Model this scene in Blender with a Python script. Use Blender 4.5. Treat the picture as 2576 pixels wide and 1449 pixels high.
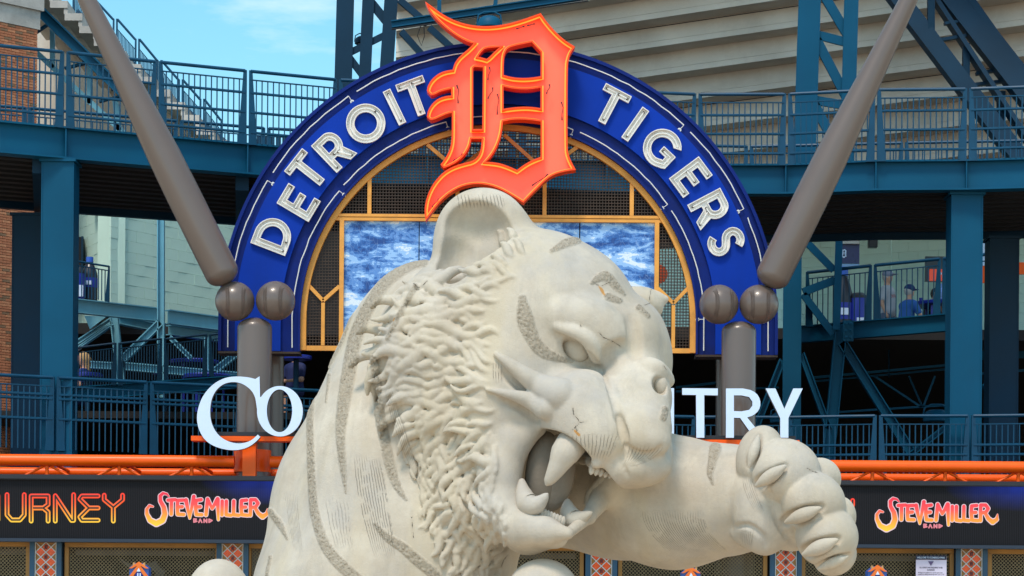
import bpy, bmesh, math, random
import numpy as np
from mathutils import Vector, Matrix, Euler
random.seed(7)
for o in list(bpy.data.objects): bpy.data.objects.remove(o)
SC = bpy.context.scene
C = SC.collection
# ------------------------------------------------------------------ camera, world, sun, exposure
F = 6300.0; PW = 2576.0; HY = 1640.0; CX = 1288.0; CY = 724.5      # focal length and horizon measured on a 2576 px wide print
ROLL = math.radians(0.42)
CAMZ = 1.6
cd = bpy.data.cameras.new('camera'); cam = bpy.data.objects.new('camera', cd); C.objects.link(cam)
cam.location = (0, 0, CAMZ)
CM = Euler((math.radians(90), 0, 0)).to_matrix() @ Matrix.Rotation(ROLL, 3, 'Z')
cam.rotation_euler = CM.to_euler()
cd.lens = F/PW*36.0; cd.sensor_width = 36.0
cd.shift_y = (HY-CY)/PW; cd.clip_start = 0.1; cd.clip_end = 3000
SC.camera = cam
w = bpy.data.worlds.new('World'); SC.world = w; w.use_nodes = True
nt = w.node_tree; nt.nodes.clear()
SUN_EL, SUN_AZ = math.radians(60), math.radians(200)     # high, behind and a little left of the camera
wo = nt.nodes.new('ShaderNodeOutputWorld'); bg = nt.nodes.new('ShaderNodeBackground')
sk = nt.nodes.new('ShaderNodeTexSky'); sk.sky_type = 'NISHITA'; sk.sun_disc = False
sk.sun_elevation = SUN_EL; sk.sun_rotation = SUN_AZ; sk.air_density = 1.0; sk.dust_density = 0.6; sk.ozone_density = 2.0
tc = nt.nodes.new('ShaderNodeTexCoord'); mp = nt.nodes.new('ShaderNodeMapping'); mp.inputs['Scale'].default_value = (2.2, 2.2, 9.0)
mp.inputs['Location'].default_value = (0.45, 0.2, 0.3)
ns = nt.nodes.new('ShaderNodeTexNoise'); ns.inputs['Scale'].default_value = 1.6; ns.inputs['Detail'].default_value = 7; ns.inputs['Roughness'].default_value = 0.62
cr = nt.nodes.new('ShaderNodeValToRGB'); cr.color_ramp.elements[0].position = 0.46; cr.color_ramp.elements[1].position = 0.78
mx = nt.nodes.new('ShaderNodeMix'); mx.data_type = 'RGBA'; mx.inputs[7].default_value = (10.0, 9.9, 9.6, 1)
nt.links.new(tc.outputs['Generated'], mp.inputs[0]); nt.links.new(mp.outputs[0], ns.inputs['Vector'])
nt.links.new(ns.outputs[0], cr.inputs[0]); nt.links.new(cr.outputs[0], mx.inputs[0]); hsv = nt.nodes.new('ShaderNodeHueSaturation'); hsv.inputs['Hue'].default_value = 0.468; hsv.inputs['Saturation'].default_value = 1.2; hsv.inputs['Value'].default_value = 1.6
nt.links.new(sk.outputs[0], hsv.inputs['Color']); nt.links.new(hsv.outputs[0], mx.inputs[6])
nt.links.new(mx.outputs[2], bg.inputs['Color']); bg.inputs['Strength'].default_value = 0.122
nt.links.new(bg.outputs[0], wo.inputs[0])
sl = bpy.data.lights.new('sun', 'SUN'); so = bpy.data.objects.new('sun', sl); C.objects.link(so)
sl.energy = 2.4; sl.angle = math.radians(13); sl.color = (1.0, 0.88, 0.74)
sd = Vector((math.sin(SUN_AZ)*math.cos(SUN_EL), math.cos(SUN_AZ)*math.cos(SUN_EL), math.sin(SUN_EL)))   # towards the sun
so.rotation_euler = sd.to_track_quat('Z', 'Y').to_euler(); so.location = (0, 0, 60)
SC.view_settings.view_transform = 'Standard'; SC.view_settings.look = 'None'
SC.view_settings.exposure = 0.15; SC.view_settings.gamma = 1.0; SC.view_settings.use_curve_mapping = False
SC.cycles.use_denoising = True
SC.cycles.max_bounces = 6

# ------------------------------------------------------------------ helpers
def U(px, py, Y):
    """print pixel (2576 wide) + distance -> world point"""
    d = CM @ Vector(((px-CX)/F, -(py-HY)/F, -1.0))
    d = d*(Y/d.y)
    return Vector((d.x, d.y, d.z+CAMZ))
def UZ(px, py, Y): return U(px, py, Y).z
def UX(px, py, Y): return U(px, py, Y).x
def proj_np(P):
    R = np.array(CM); q = (P-np.array([0, 0, CAMZ]))@R
    return CX+F*q[:, 0]/(-q[:, 2]), HY-F*q[:, 1]/(-q[:, 2])
MATS = {}
def mat(name, col, rough=0.6, metal=0.0, var=0.12, nscale=3.0, bump=0.0, bscale=40.0, emis=None, estr=0.0, spec=0.5, coat=0.0, streak=0.0, grime=None, gamt=0.0):
    if name in MATS: return MATS[name]
    m = bpy.data.materials.new(name); m.use_nodes = True; n = m.node_tree; L = n.links
    b = n.nodes['Principled BSDF']
    b.inputs['Roughness'].default_value = rough; b.inputs['Metallic'].default_value = metal
    b.inputs['Specular IOR Level'].default_value = spec; b.inputs['Coat Weight'].default_value = coat
    t = n.nodes.new('ShaderNodeTexCoord')
    nz = n.nodes.new('ShaderNodeTexNoise'); nz.inputs['Scale'].default_value = nscale; nz.inputs['Detail'].default_value = 6
    L.new(t.outputs['Object'], nz.inputs['Vector'])
    mr = n.nodes.new('ShaderNodeMapRange'); mr.inputs[1].default_value = 0.3; mr.inputs[2].default_value = 0.7
    mr.inputs[3].default_value = 1-var; mr.inputs[4].default_value = 1+var
    L.new(nz.outputs[0], mr.inputs[0])
    hs = n.nodes.new('ShaderNodeHueSaturation'); hs.inputs['Color'].default_value = (*col, 1)
    L.new(mr.outputs[0], hs.inputs['Value'])
    out = hs.outputs[0]
    if grime:
        g = n.nodes.new('ShaderNodeTexNoise'); g.inputs['Scale'].default_value = nscale*0.7; g.inputs['Detail'].default_value = 9; g.inputs['Roughness'].default_value = 0.7
        mpp = n.nodes.new('ShaderNodeMapping'); mpp.inputs['Scale'].default_value = (1, 1, 0.18 if streak else 1); mpp.inputs['Location'].default_value = (3, 1, 7)
        L.new(t.outputs['Object'], mpp.inputs[0]); L.new(mpp.outputs[0], g.inputs['Vector'])
        r = n.nodes.new('ShaderNodeValToRGB'); r.color_ramp.elements[0].position = 0.48; r.color_ramp.elements[1].position = 0.72
        L.new(g.outputs[0], r.inputs[0])
        mm = n.nodes.new('ShaderNodeMath'); mm.operation = 'MULTIPLY'; mm.inputs[1].default_value = gamt; L.new(r.outputs[0], mm.inputs[0])
        mi = n.nodes.new('ShaderNodeMix'); mi.data_type = 'RGBA'; L.new(mm.outputs[0], mi.inputs[0]); L.new(out, mi.inputs[6]); mi.inputs[7].default_value = (*grime, 1)
        out = mi.outputs[2]
    L.new(out, b.inputs['Base Color'])
    r2 = n.nodes.new('ShaderNodeMapRange'); r2.inputs[3].default_value = max(0, rough-0.12); r2.inputs[4].default_value = min(1, rough+0.12)
    L.new(nz.outputs[0], r2.inputs[0]); L.new(r2.outputs[0], b.inputs['Roughness'])
    if bump:
        bz = n.nodes.new('ShaderNodeTexNoise'); bz.inputs['Scale'].default_value = bscale; bz.inputs['Detail'].default_value = 4
        L.new(t.outputs['Object'], bz.inputs['Vector'])
        bp = n.nodes.new('ShaderNodeBump'); bp.inputs['Strength'].default_value = bump; bp.inputs['Distance'].default_value = 0.02
        L.new(bz.outputs[0], bp.inputs['Height']); L.new(bp.outputs[0], b.inputs['Normal'])
    if emis: b.inputs['Emission Color'].default_value = (*emis, 1); b.inputs['Emission Strength'].default_value = estr
    MATS[name] = m; return m
class MB:
    """collects shapes, then links them as one mesh object"""
    def __init__(s): s.v = []; s.f = []
    def add(s, vs, fs):
        n = len(s.v); s.v += [tuple(v) for v in vs]; s.f += [tuple(i+n for i in f) for f in fs]; return s
    def box(s, c, d, rot=None, piv=None):
        hx, hy, hz = d[0]/2, d[1]/2, d[2]/2; c = Vector(c)
        vs = [Vector((x, y, z)) for x in (-hx, hx) for y in (-hy, hy) for z in (-hz, hz)]
        if rot: R = Euler(rot).to_matrix(); vs = [R@v for v in vs]
        return s.add([v+c for v in vs], [(0, 1, 3, 2), (4, 6, 7, 5), (0, 4, 5, 1), (2, 3, 7, 6), (0, 2, 6, 4), (1, 5, 7, 3)])
    def beam(s, a, b, w, d, up=(0, 1, 0)):
        """rectangular bar from a to b; d is its size along up, w across"""
        a = Vector(a); b = Vector(b); t = (b-a).normalized(); u = Vector(up); sd_ = t.cross(u)
        if sd_.length < 1e-4: sd_ = t.cross(Vector((1, 0, 0)))
        sd_.normalize(); u = sd_.cross(t).normalized()
        vs = []
        for p in (a, b):
            for (i, j) in ((-1, -1), (1, -1), (1, 1), (-1, 1)): vs.append(p+sd_*(i*w/2)+u*(j*d/2))
        return s.add(vs, [(0, 3, 2, 1), (4, 5, 6, 7), (0, 1, 5, 4), (1, 2, 6, 5), (2, 3, 7, 6), (3, 0, 4, 7)])
    def ibeam(s, a, b, h, w, tf=0.03, up=(0, 0, 1)):
        """I section: height h along up, flange width w across"""
        a = Vector(a); b = Vector(b); t = (b-a).normalized(); sd_ = t.cross(Vector(up)).normalized(); u = sd_.cross(t)
        s.beam(a+u*(h-tf)/2, b+u*(h-tf)/2, w, tf, u); s.beam(a-u*(h-tf)/2, b-u*(h-tf)/2, w, tf, u)
        s.beam(a, b, tf*0.6, h-2*tf, u); return s
    def tube(s, pts, r, n=8, cap=True):
        pts = [Vector(p) for p in pts]; rs = r if isinstance(r, (list, tuple)) else [r]*len(pts)
        vs = []; fs = []; prev = None
        for i, p in enumerate(pts):
            t = (pts[min(i+1, len(pts)-1)]-pts[max(i-1, 0)]).normalized()
            if prev is None:
                x = t.cross(Vector((0, 1, 0)));
                if x.length < 0.1: x = t.cross(Vector((1, 0, 0)))
            else: x = prev-t*prev.dot(t)
            x.normalize(); prev = x; y = t.cross(x)
            for k in range(n):
                a = 2*math.pi*k/n; vs.append(p+(x*math.cos(a)+y*math.sin(a))*rs[i])
        for i in range(len(pts)-1):
            for k in range(n): fs.append((i*n+k, i*n+(k+1) % n, (i+1)*n+(k+1) % n, (i+1)*n+k))
        if cap: fs.append(tuple(range(n-1, -1, -1))); fs.append(tuple((len(pts)-1)*n+k for k in range(n)))
        return s.add(vs, fs)
    def lathe(s, c, prof, n=24, ax=None):
        """prof: list of (radius, height) about +Z at c"""
        vs = []; fs = []; c = Vector(c); m = len(prof)
        for k in range(n):
            a = 2*math.pi*k/n
            for (r, h) in prof:
                v = Vector((r*math.cos(a), r*math.sin(a), h))
                if ax is not None: v = ax@v
                vs.append(c+v)
        for k in range(n):
            for j in range(m-1): fs.append((k*m+j, ((k+1) % n)*m+j, ((k+1) % n)*m+j+1, k*m+j+1))
        return s.add(vs, fs)
    def prism(s, pts, off):
        """flat polygon (3D points) extruded by vector off"""
        n = len(pts); pts = [Vector(p) for p in pts]; off = Vector(off)
        fs = [tuple(range(n)), tuple(range(2*n-1, n-1, -1))]+[(i, i+n, (i+1) % n+n, (i+1) % n) for i in range(n)]
        return s.add(pts+[p+off for p in pts], fs)
    def mesh(s, name, material=None, smooth=False):
        m = bpy.data.meshes.new(name); m.from_pydata(s.v, [], s.f)
        if material: m.materials.append(material)
        b = bmesh.new(); b.from_mesh(m); bmesh.ops.recalc_face_normals(b, faces=b.faces); b.to_mesh(m); b.free()
        if smooth:
            m.shade_smooth() if hasattr(m, 'shade_smooth') else None
            try: m.set_sharp_from_angle(angle=math.radians(40))
            except Exception: pass
        m.update(); return m
    def build(s, name, material, parent=None, smooth=False):
        return link(name, s.mesh(name, material, smooth), parent)
def link(name, mesh, parent=None):
    o = bpy.data.objects.new(name, mesh); C.objects.link(o)
    if parent: o.parent = parent; o.matrix_parent_inverse = Matrix.Translation(-Vector(parent.location)) if parent.rotation_euler[:] == (0.0, 0.0, 0.0) else parent.matrix_basis.inverted()
    return o
def tag(o, label=None, cat=None, group=None, kind=None):
    if label: o['label'] = label
    if cat: o['category'] = cat
    if group: o['group'] = group
    if kind: o['kind'] = kind
    return o
def thing(name, label, cat, loc=(0, 0, 0), group=None):
    o = bpy.data.objects.new(name, None); C.objects.link(o); o.location = loc; o.empty_display_size = 0.2
    return tag(o, label, cat, group)
def copy_tree(o, off, label=None):
    c = o.copy(); C.objects.link(c); c.location = Vector(o.location)+Vector(off)
    if label: c['label'] = label
    def rec(a, pa):
        for ch in a.children:
            d = ch.copy(); C.objects.link(d); d.parent = pa; rec(ch, d)
    rec(o, c); return c
# ------------------------------------------------------------------ sculpting helpers: signed distances on a grid, meshed with surface nets
class Sculpt:
    def __init__(s, lo, hi, h):
        s.lo = np.array(lo, float); s.h = h
        s.n = np.ceil((np.array(hi)-s.lo)/h).astype(int)+1
        s.D = np.full(tuple(s.n), 1.0, np.float32)
        s.ax = [(s.lo[i]+np.arange(s.n[i])*h).astype(np.float32) for i in range(3)]
    def win(s, lo, hi):
        a = np.maximum(np.floor((np.array(lo)-s.lo)/s.h).astype(int), 0); b = np.minimum(np.ceil((np.array(hi)-s.lo)/s.h).astype(int)+1, s.n)
        if np.any(b <= a): return None
        sl_ = tuple(slice(a[i], b[i]) for i in range(3))
        X = s.ax[0][sl_[0]][:, None, None]; Y = s.ax[1][sl_[1]][None, :, None]; Z = s.ax[2][sl_[2]][None, None, :]
        return sl_, X, Y, Z
    def comb(s, sl_, d, k, op):
        a = s.D[sl_]
        if op == 'add':
            if k > 0: h = np.maximum(k-np.abs(a-d), 0)/k; s.D[sl_] = np.minimum(a, d)-h*h*k*0.25
            else: s.D[sl_] = np.minimum(a, d)
        else:
            d = -d
            if k > 0: h = np.maximum(k-np.abs(a-d), 0)/k; s.D[sl_] = np.maximum(a, d)+h*h*k*0.25
            else: s.D[sl_] = np.maximum(a, d)
    def ell(s, c, r, R=None, k=0.05, op='add'):
        c = np.array(c, float); r = np.array(r, float); m = float(r.max())+k+0.05
        w_ = s.win(c-m, c+m)
        if w_ is None: return
        sl_, X, Y, Z = w_; X = X-c[0]; Y = Y-c[1]; Z = Z-c[2]
        if R is not None:
            R = np.array(R, np.float32)          # columns are the local axes
            x = R[0, 0]*X+R[1, 0]*Y+R[2, 0]*Z; y = R[0, 1]*X+R[1, 1]*Y+R[2, 1]*Z; z = R[0, 2]*X+R[1, 2]*Y+R[2, 2]*Z
        else: x, y, z = np.broadcast_arrays(X, Y, Z)
        k0 = np.sqrt((x/r[0])**2+(y/r[1])**2+(z/r[2])**2)+1e-6
        k1 = np.sqrt((x/r[0]**2)**2+(y/r[1]**2)**2+(z/r[2]**2)**2)+1e-6
        s.comb(sl_, (k0*(k0-1)/k1).astype(np.float32), k, op)
    def cone(s, a, ra, b, rb, k=0.05, op='add'):
        a = np.array(a, float); b = np.array(b, float); m = max(ra, rb)+k+0.04
        w_ = s.win(np.minimum(a, b)-m, np.maximum(a, b)+m)
        if w_ is None: return
        sl_, X, Y, Z = w_; v = b-a; L2 = float(v@v)+1e-9
        X = X-a[0]; Y = Y-a[1]; Z = Z-a[2]
        t = np.clip((X*v[0]+Y*v[1]+Z*v[2])/L2, 0, 1)
        d = np.sqrt((X-t*v[0])**2+(Y-t*v[1])**2+(Z-t*v[2])**2)-(ra+(rb-ra)*t)
        s.comb(sl_, d.astype(np.float32), k, op)
    def chain(s, pts, k=0.05, op='add', kj=None):
        for i in range(len(pts)-1): s.cone(pts[i][0], pts[i][1], pts[i+1][0], pts[i+1][1], k, op)
    def sample(s, P):
        q = (P-s.lo)/s.h; i = np.clip(np.floor(q).astype(int), 0, s.n-2); f = np.clip(q-i, 0, 1)
        D = s.D; o = 0
        for a in (0, 1):
            for b in (0, 1):
                for c in (0, 1):
                    wgt = (f[:, 0] if a else 1-f[:, 0])*(f[:, 1] if b else 1-f[:, 1])*(f[:, 2] if c else 1-f[:, 2])
                    o = o+wgt*D[i[:, 0]+a, i[:, 1]+b, i[:, 2]+c]
        return o
    def grad(s, P, e=None):
        e = e or s.h; g = np.stack([s.sample(P+np.array(v)*e)-s.sample(P-np.array(v)*e) for v in ((1, 0, 0), (0, 1, 0), (0, 0, 1))], 1)
        return g/(np.linalg.norm(g, axis=1, keepdims=True)+1e-9)
    def hit(s, px, py, Y0, Y1, step=0.012):
        """first surface seen through print pixels px,py; nan when none"""
        px = np.asarray(px, float); py = np.asarray(py, float)
        d = np.stack([(px-CX)/F, -(py-HY)/F, -np.ones_like(px)], 1)@np.array(CM).T; d = d/d[:, 1:2]
        org = np.array([0, 0, CAMZ]); out = np.full(len(px), np.nan); done = np.zeros(len(px), bool)
        for Y in np.arange(Y0, Y1, step):
            v = s.sample(org+d*Y); hitn = (v < 0) & ~done
            out[hitn] = Y-step*0.5; done |= hitn
            if done.all(): break
        return org+d*out[:, None]
    def nets(s):
        D = s.D; h = s.h; N = s.n; S = D < 0
        c = np.zeros((N[0]-1, N[1]-1, N[2]-1), np.uint8)
        for a in (0, 1):
            for b in (0, 1):
                for e in (0, 1): c += S[a:N[0]-1+a, b:N[1]-1+b, e:N[2]-1+e]
        act = (c > 0) & (c < 8); idx = np.argwhere(act).astype(np.int32); vid = np.full(act.shape, -1, np.int32); vid[act] = np.arange(len(idx))
        pos = np.zeros((len(idx), 3)); cnt = np.zeros(len(idx)); i0, i1, i2 = idx.T
        cor = [(a, b, e) for a in (0, 1) for b in (0, 1) for e in (0, 1)]
        vals = {q: D[i0+q[0], i1+q[1], i2+q[2]].astype(float) for q in cor}
        for q in cor:
            for axn in range(3):
                if q[axn] == 0:
                    q2 = list(q); q2[axn] = 1; q2 = tuple(q2); a = vals[q]; b = vals[q2]; cr_ = (a < 0) != (b < 0)
                    t = np.where(cr_, a/(a-b+1e-12), 0); p = np.array(q, float)[None, :].repeat(len(idx), 0); p[:, axn] = t
                    pos[cr_] += p[cr_]; cnt += cr_
        V = s.lo+(idx+pos/cnt[:, None])*h
        faces = []
        for axn in range(3):
            o1, o2 = (axn+1) % 3, (axn+2) % 3
            sa = [slice(None)]*3; sb = [slice(None)]*3; sa[axn] = slice(0, N[axn]-1); sb[axn] = slice(1, N[axn])
            a = S[tuple(sa)]; b = S[tuple(sb)]; ch = a != b
            q = np.argwhere(ch); ok = (q[:, o1] > 0) & (q[:, o2] > 0) & (q[:, o1] < N[o1]-1) & (q[:, o2] < N[o2]-1); q = q[ok]
            ins = a[tuple(q.T)]
            def cell(d1, d2):
                r = q.copy(); r[:, o1] -= d1; r[:, o2] -= d2; return vid[tuple(r.T)]
            fa = np.stack([cell(1, 1), cell(0, 1), cell(0, 0), cell(1, 0)], 1)
            fa[~ins] = fa[~ins][:, ::-1]; faces.append(fa)
        return V, np.concatenate(faces)
def np_mesh(name, V, Fq, material, smooth=True):
    m = bpy.data.meshes.new(name); m.vertices.add(len(V)); m.vertices.foreach_set('co', V.astype(np.float32).ravel())
    m.loops.add(Fq.size); m.loops.foreach_set('vertex_index', Fq.astype(np.int32).ravel())
    m.polygons.add(len(Fq)); m.polygons.foreach_set('loop_start', np.arange(0, Fq.size, 4, dtype=np.int32))
    m.polygons.foreach_set('use_smooth', np.full(len(Fq), smooth)); m.materials.append(material); m.update(calc_edges=True); m.validate(); return m
# ------------------------------------------------------------------ materials
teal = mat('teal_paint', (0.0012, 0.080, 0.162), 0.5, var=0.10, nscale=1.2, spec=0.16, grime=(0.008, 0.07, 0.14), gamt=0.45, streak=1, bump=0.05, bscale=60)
teal_l = mat('pale_teal_paint', (0.14, 0.40, 0.52), 0.5, var=0.12, nscale=1.5, grime=(0.10, 0.17, 0.18), gamt=0.5, streak=1)
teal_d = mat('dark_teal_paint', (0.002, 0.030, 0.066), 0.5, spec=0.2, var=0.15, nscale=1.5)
teal_r = mat('railing_teal_paint', (0.0012, 0.058, 0.125), 0.45, spec=0.3, var=0.15)
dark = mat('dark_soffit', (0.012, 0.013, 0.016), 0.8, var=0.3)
dark_int = mat('dark_interior', (0.016, 0.015, 0.016), 0.9, var=0.3)  # interior darkness put into the near-black colour of walls and floors
conc = mat('precast_concrete', (0.68, 0.61, 0.52), 0.85, var=0.12, nscale=0.9, grime=(0.42, 0.35, 0.28), gamt=0.5, bump=0.25, bscale=25)
conc_w = mat('pale_concrete', (0.52, 0.50, 0.46), 0.85, var=0.15, nscale=1.4, grime=(0.22, 0.20, 0.18), gamt=0.7, bump=0.25, bscale=25)
mint = mat('mint_block', (0.56, 0.76, 0.66), 0.7, var=0.05, nscale=1.5, grime=(0.38, 0.52, 0.45), gamt=0.4, streak=1, bump=0.15, bscale=50)
brown = mat('brown_bat_paint', (0.132, 0.102, 0.088), 0.34, var=0.04, nscale=1.2, bump=0.03, bscale=9, coat=0.25)
orange = mat('orange_paint', (1.0, 0.12, 0.003), 0.36, spec=0.3, var=0.06, nscale=3, grime=(0.75, 0.09, 0.01), gamt=0.3)
navy = mat('arch_blue', (0.0015, 0.036, 0.36), 0.6, spec=0.12, var=0.10, nscale=1.6, grime=(0.006, 0.03, 0.20), gamt=0.5, streak=1)
navy_r = mat('arch_rim_blue', (0.003, 0.018, 0.17), 0.5, spec=0.15, var=0.12, nscale=2.5, grime=(0.01, 0.012, 0.05), gamt=0.5)
gold = mat('yellow_ochre_paint', (0.80, 0.36, 0.06), 0.5, var=0.1, nscale=4, grime=(0.25, 0.10, 0.03), gamt=0.35, bump=0.1, bscale=40)
gold_d = mat('gate_ochre_paint', (0.40, 0.20, 0.04), 0.5, var=0.12, nscale=4, grime=(0.18, 0.09, 0.02), gamt=0.4)
wire = mat('rusty_wire', (0.055, 0.036, 0.026), 0.6, metal=0.3, var=0.3, nscale=6)
wire_g = mat('gate_wire', (0.26, 0.21, 0.12), 0.5, metal=0.3, var=0.2, nscale=6)
white_l = mat('aged_white_enamel', (0.84, 0.82, 0.78), 0.5, var=0.05, nscale=6, grime=(0.35, 0.26, 0.18), gamt=0.4, bump=0.05)
white_s = mat('white_sign_face', (0.62, 0.76, 0.98), 0.35, var=0.03)
glass_t = mat('neon_glass', (0.80, 0.80, 0.76), 0.15, var=0.05, coat=0.5)
blackp = mat('black_frame_paint', (0.012, 0.014, 0.022), 0.45, var=0.2)
brickm = [mat('brick_a', (0.50, 0.185, 0.09), 0.85, var=0.2, nscale=9, bump=0.3, bscale=60), mat('brick_b', (0.62, 0.26, 0.13), 0.85, var=0.2, nscale=9, bump=0.3, bscale=60), mat('brick_c', (0.27, 0.16, 0.09), 0.85, var=0.2, nscale=9, bump=0.3, bscale=60)]
mortar = mat('mortar', (0.40, 0.33, 0.26), 0.95, var=0.12, nscale=8)
bluep = mat('blue_plastic', (0.012, 0.03, 0.33), 0.4, var=0.1)
def corr(px): return (px-CX)*math.tan(ROLL)
def Zc(el): return el+CAMZ
def rect(mb, x0, y0, x1, y1, Y0, Y1):
    """upright box whose front face covers the print rectangle at distance Y0"""
    c = U((x0+x1)/2, (y0+y1)/2, Y0); wd = (x1-x0)*Y0/F; h = (y1-y0)*Y0/F
    mb.box((c.x, (Y0+Y1)/2, c.z), (wd, Y1-Y0, h)); return mb
def bar(mb, x0, y0, x1, y1, wpx, Y, d=None, Yb=None):
    Yb = Yb or Y; w_ = wpx*Y/F; mb.beam(U(x0, y0, Y), U(x1, y1, Yb), w_, d or w_); return mb
# ------------------------------------------------------------------ ground
g_ = MB(); g_.box((0, 400, -0.1), (2400, 2400, 0.2))
paving = mat('plaza_paving', (0.60, 0.45, 0.31), 0.9, var=0.12, nscale=0.4, bump=0.1)
tag(g_.build('ground', paving), kind='structure')
# ------------------------------------------------------------------ brick tower at the far left
def face_pt(px, Ynear=46.0):           # the tower's front wall runs back to the right
    return 46.0+(px-87)*0.0057
A = U(87, 700, 46.0); B = U(-300, 700, face_pt(-300)); A.z = B.z = 0
dirw = (B-A).normalized(); nrm = Vector((dirw.y, -dirw.x, 0)); nrm = nrm if nrm.y < 0 else -nrm
tower = thing('brick_tower', 'orange-red brick tower with a weathered concrete cap at the far left', 'tower', A)
zcap = UZ(87, 75, 46.0)
mb = MB(); L_ = (B-A).length; back = -nrm*3.0
mb.prism([A+nrm*-0.02, B+nrm*-0.02, B+back, A+back], (0, 0, zcap)); mb.build('wall', mortar, tower)
mb = MB(); o_ = nrm*0.05-dirw*0.05
mb.prism([p+Vector((0, 0, zcap)) for p in (A+o_, B+nrm*0.05, B+back, A+back-dirw*0.05)], (0, 0, 0.34)); mb.build('cap', conc_w, tower)
mb = MB(); o_ = nrm*0.10-dirw*0.10
mb.prism([p+Vector((0, 0, zcap+0.342)) for p in (A+o_, B+nrm*0.10, B+back, A+back-dirw*0.1)], (0, 0, 1.2)); mb.build('coping', conc_w, tower)
bw, bh, jt = 0.150, 0.040, 0.009
bm_ = []
for k in range(3):
    q = MB(); q.box((0, 0, 0), (bw, 0.05, bh)); bm_.append(q.mesh('brick', brickm[k]))
rb = random.Random(4); n_b = 0; rest = MB(); zz = zcap-bh/2-jt
angb = math.atan2(dirw.y, dirw.x); row = 0
while zz > 1.0:
    off = (row % 2)*(bw+jt)/2
    if off: rest.box(A+dirw*(bw/4-jt/4)+nrm*.012+Vector((0, 0, zz)), (bw/2-jt/2, 0.05, bh), (0, 0, angb))
    for i in range(14):
        s_ = off+i*(bw+jt)+bw/2
        p = A+dirw*s_+nrm*(0.012+rb.uniform(-.003, .003)); p.z = zz
        px_ = CX+F*(p.x/p.y); py_ = HY-F*(p.z-CAMZ)/p.y
        seen = (-10 < px_ < 90 and 60 < py_+9 < 305) or (-8 < px_ < 36 and 500 < py_ < 1130)
        k = 0 if rb.random() < .5 else (1 if rb.random() < .75 else 2)
        if seen and n_b < 300:
            o = bpy.data.objects.new('brick', bm_[k]); C.objects.link(o); o.parent = tower; o.location = p-A; o.rotation_euler = (0, 0, angb); n_b += 1
        else: rest.box(p, (bw, 0.05, bh), (0, 0, angb))
    zz -= bh+jt; row += 1
r_ = rest.build('brickwork', brickm[0], tower); r_['kind'] = 'stuff'
# ------------------------------------------------------------------ walkway curve
_wy = ([-300, 0, 840, 1744, 1970, 2194, 2425, 2576, 2900], [35.4, 36.0, 38.0, 38.8, 38.75, 38.4, 38.3, 38.15, 37.7])
def Yw(px): return float(np.interp(px, *_wy))
def wpt(px, el, dy=0.0):
    Y = Yw(px)
    x = (px-CX)*Y/F                       # plan position; height is given above the camera
    n = Vector((0, 1, 0)); return Vector((x, Y+dy, Zc(el)))
def railing(name, label, posts, top, base, Yf=None, dz=None, group=None, rails=(0.30, 0.57, 0.85), npick=14, rr=0.026, pr=0.011, postm=None, m=None, sub=0.12, pw=(0.05, 0.13)):
    """posts: list of world points (x, y) ; top/base: heights at each post; each bay has a hand rail, a picket head bar, cross rails and pickets"""
    m = m or teal_r
    n = len(posts); P = [Vector((p[0], p[1], 0)) for p in posts]
    tz = [top(i) if callable(top) else top for i in range(n)]; bz = [base(i) if callable(base) else base for i in range(n)]
    root = thing(name, label, 'railing', (P[0].x, P[0].y, bz[0]), group)
    pk = {}
    for i in range(n-1):
        a, b = P[i], P[i+1]; d = (b-a).normalized(); g = d*0.045; H = tz[i]-bz[i]
        def pt(t, h0, h1=None): q = (a+g)*(1-t)+(b-g)*t; z0 = bz[i]+(tz[i]-bz[i])*h0; z1 = bz[i+1]+(tz[i+1]-bz[i+1])*(h1 if h1 is not None else h0); q.z = z0*(1-t)+z1*t; return q
        mb = MB(); mb.tube([pt(0, 1), pt(1, 1)], rr, 8); mb.build('hand_rail', m, root, True)
        mb = MB(); mb.beam(pt(0, 1-sub), pt(1, 1-sub), 0.016, 0.03); mb.build('head_bar', m, root)
        for h in rails:
            mb = MB(); mb.tube([pt(0, 1-h), pt(1, 1-h)], rr*0.8, 6); mb.build('cross_rail', m, root, True)
        for k in range(npick):
            t = (k+1)/(npick+1); p0 = pt(t, 0); p1 = pt(t, 1-sub); key = round(p1.z-p0.z, 2)
            if key not in pk:
                q = MB(); q.box((0, 0, key/2), (pr*1.6, pr*1.6, key)); pk[key] = q.mesh('picket', m)
            o = bpy.data.objects.new('picket', pk[key]); C.objects.link(o); o.parent = root; o.location = p0-Vector(root.location)
    for i in range(n):
        d = (P[min(i+1, n-1)]-P[max(i-1, 0)]).normalized()
        for s_ in ((-1, 1) if 0 < i < n-1 else ((1,) if i == 0 else (-1,))):
            c = P[i]+d*(s_*0.018); mb = MB(); u = d*s_; w0, w1 = pw
            z0, z1 = bz[i]-0.02, tz[i]+0.012
            mb.prism([c+Vector((0, -0.012, z0)), c+u*w1+Vector((0, -0.012, z0)), c+u*w0+Vector((0, -0.012, z1)), c+Vector((0, -0.012, z1))], (0, 0.05, 0)); mb.build('post', postm or m, root)
    return root
def wl(px): p = wpt(px, 0); return (p.x, p.y)
RAILH, DECK, GB = 8.66, 7.58, 7.13
ppx = [-300, -75, 153, 386, 613, 840, 1066, 1292, 1518, 1744, 1970, 2194, 2425, 2655, 2885, 3115]
railing('walkway_railing', 'teal picket railing along the front edge of the curved upper walkway', [wl(p) for p in ppx], Zc(RAILH), Zc(DECK))
def wl2(px, dy): p = wpt(px, 0); return (p.x*(p.y+dy)/p.y, p.y+dy)
ppx2 = [-330, 60, 440, 660, 1080, 1500, 1875, 2265, 2660, 3060]
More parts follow.
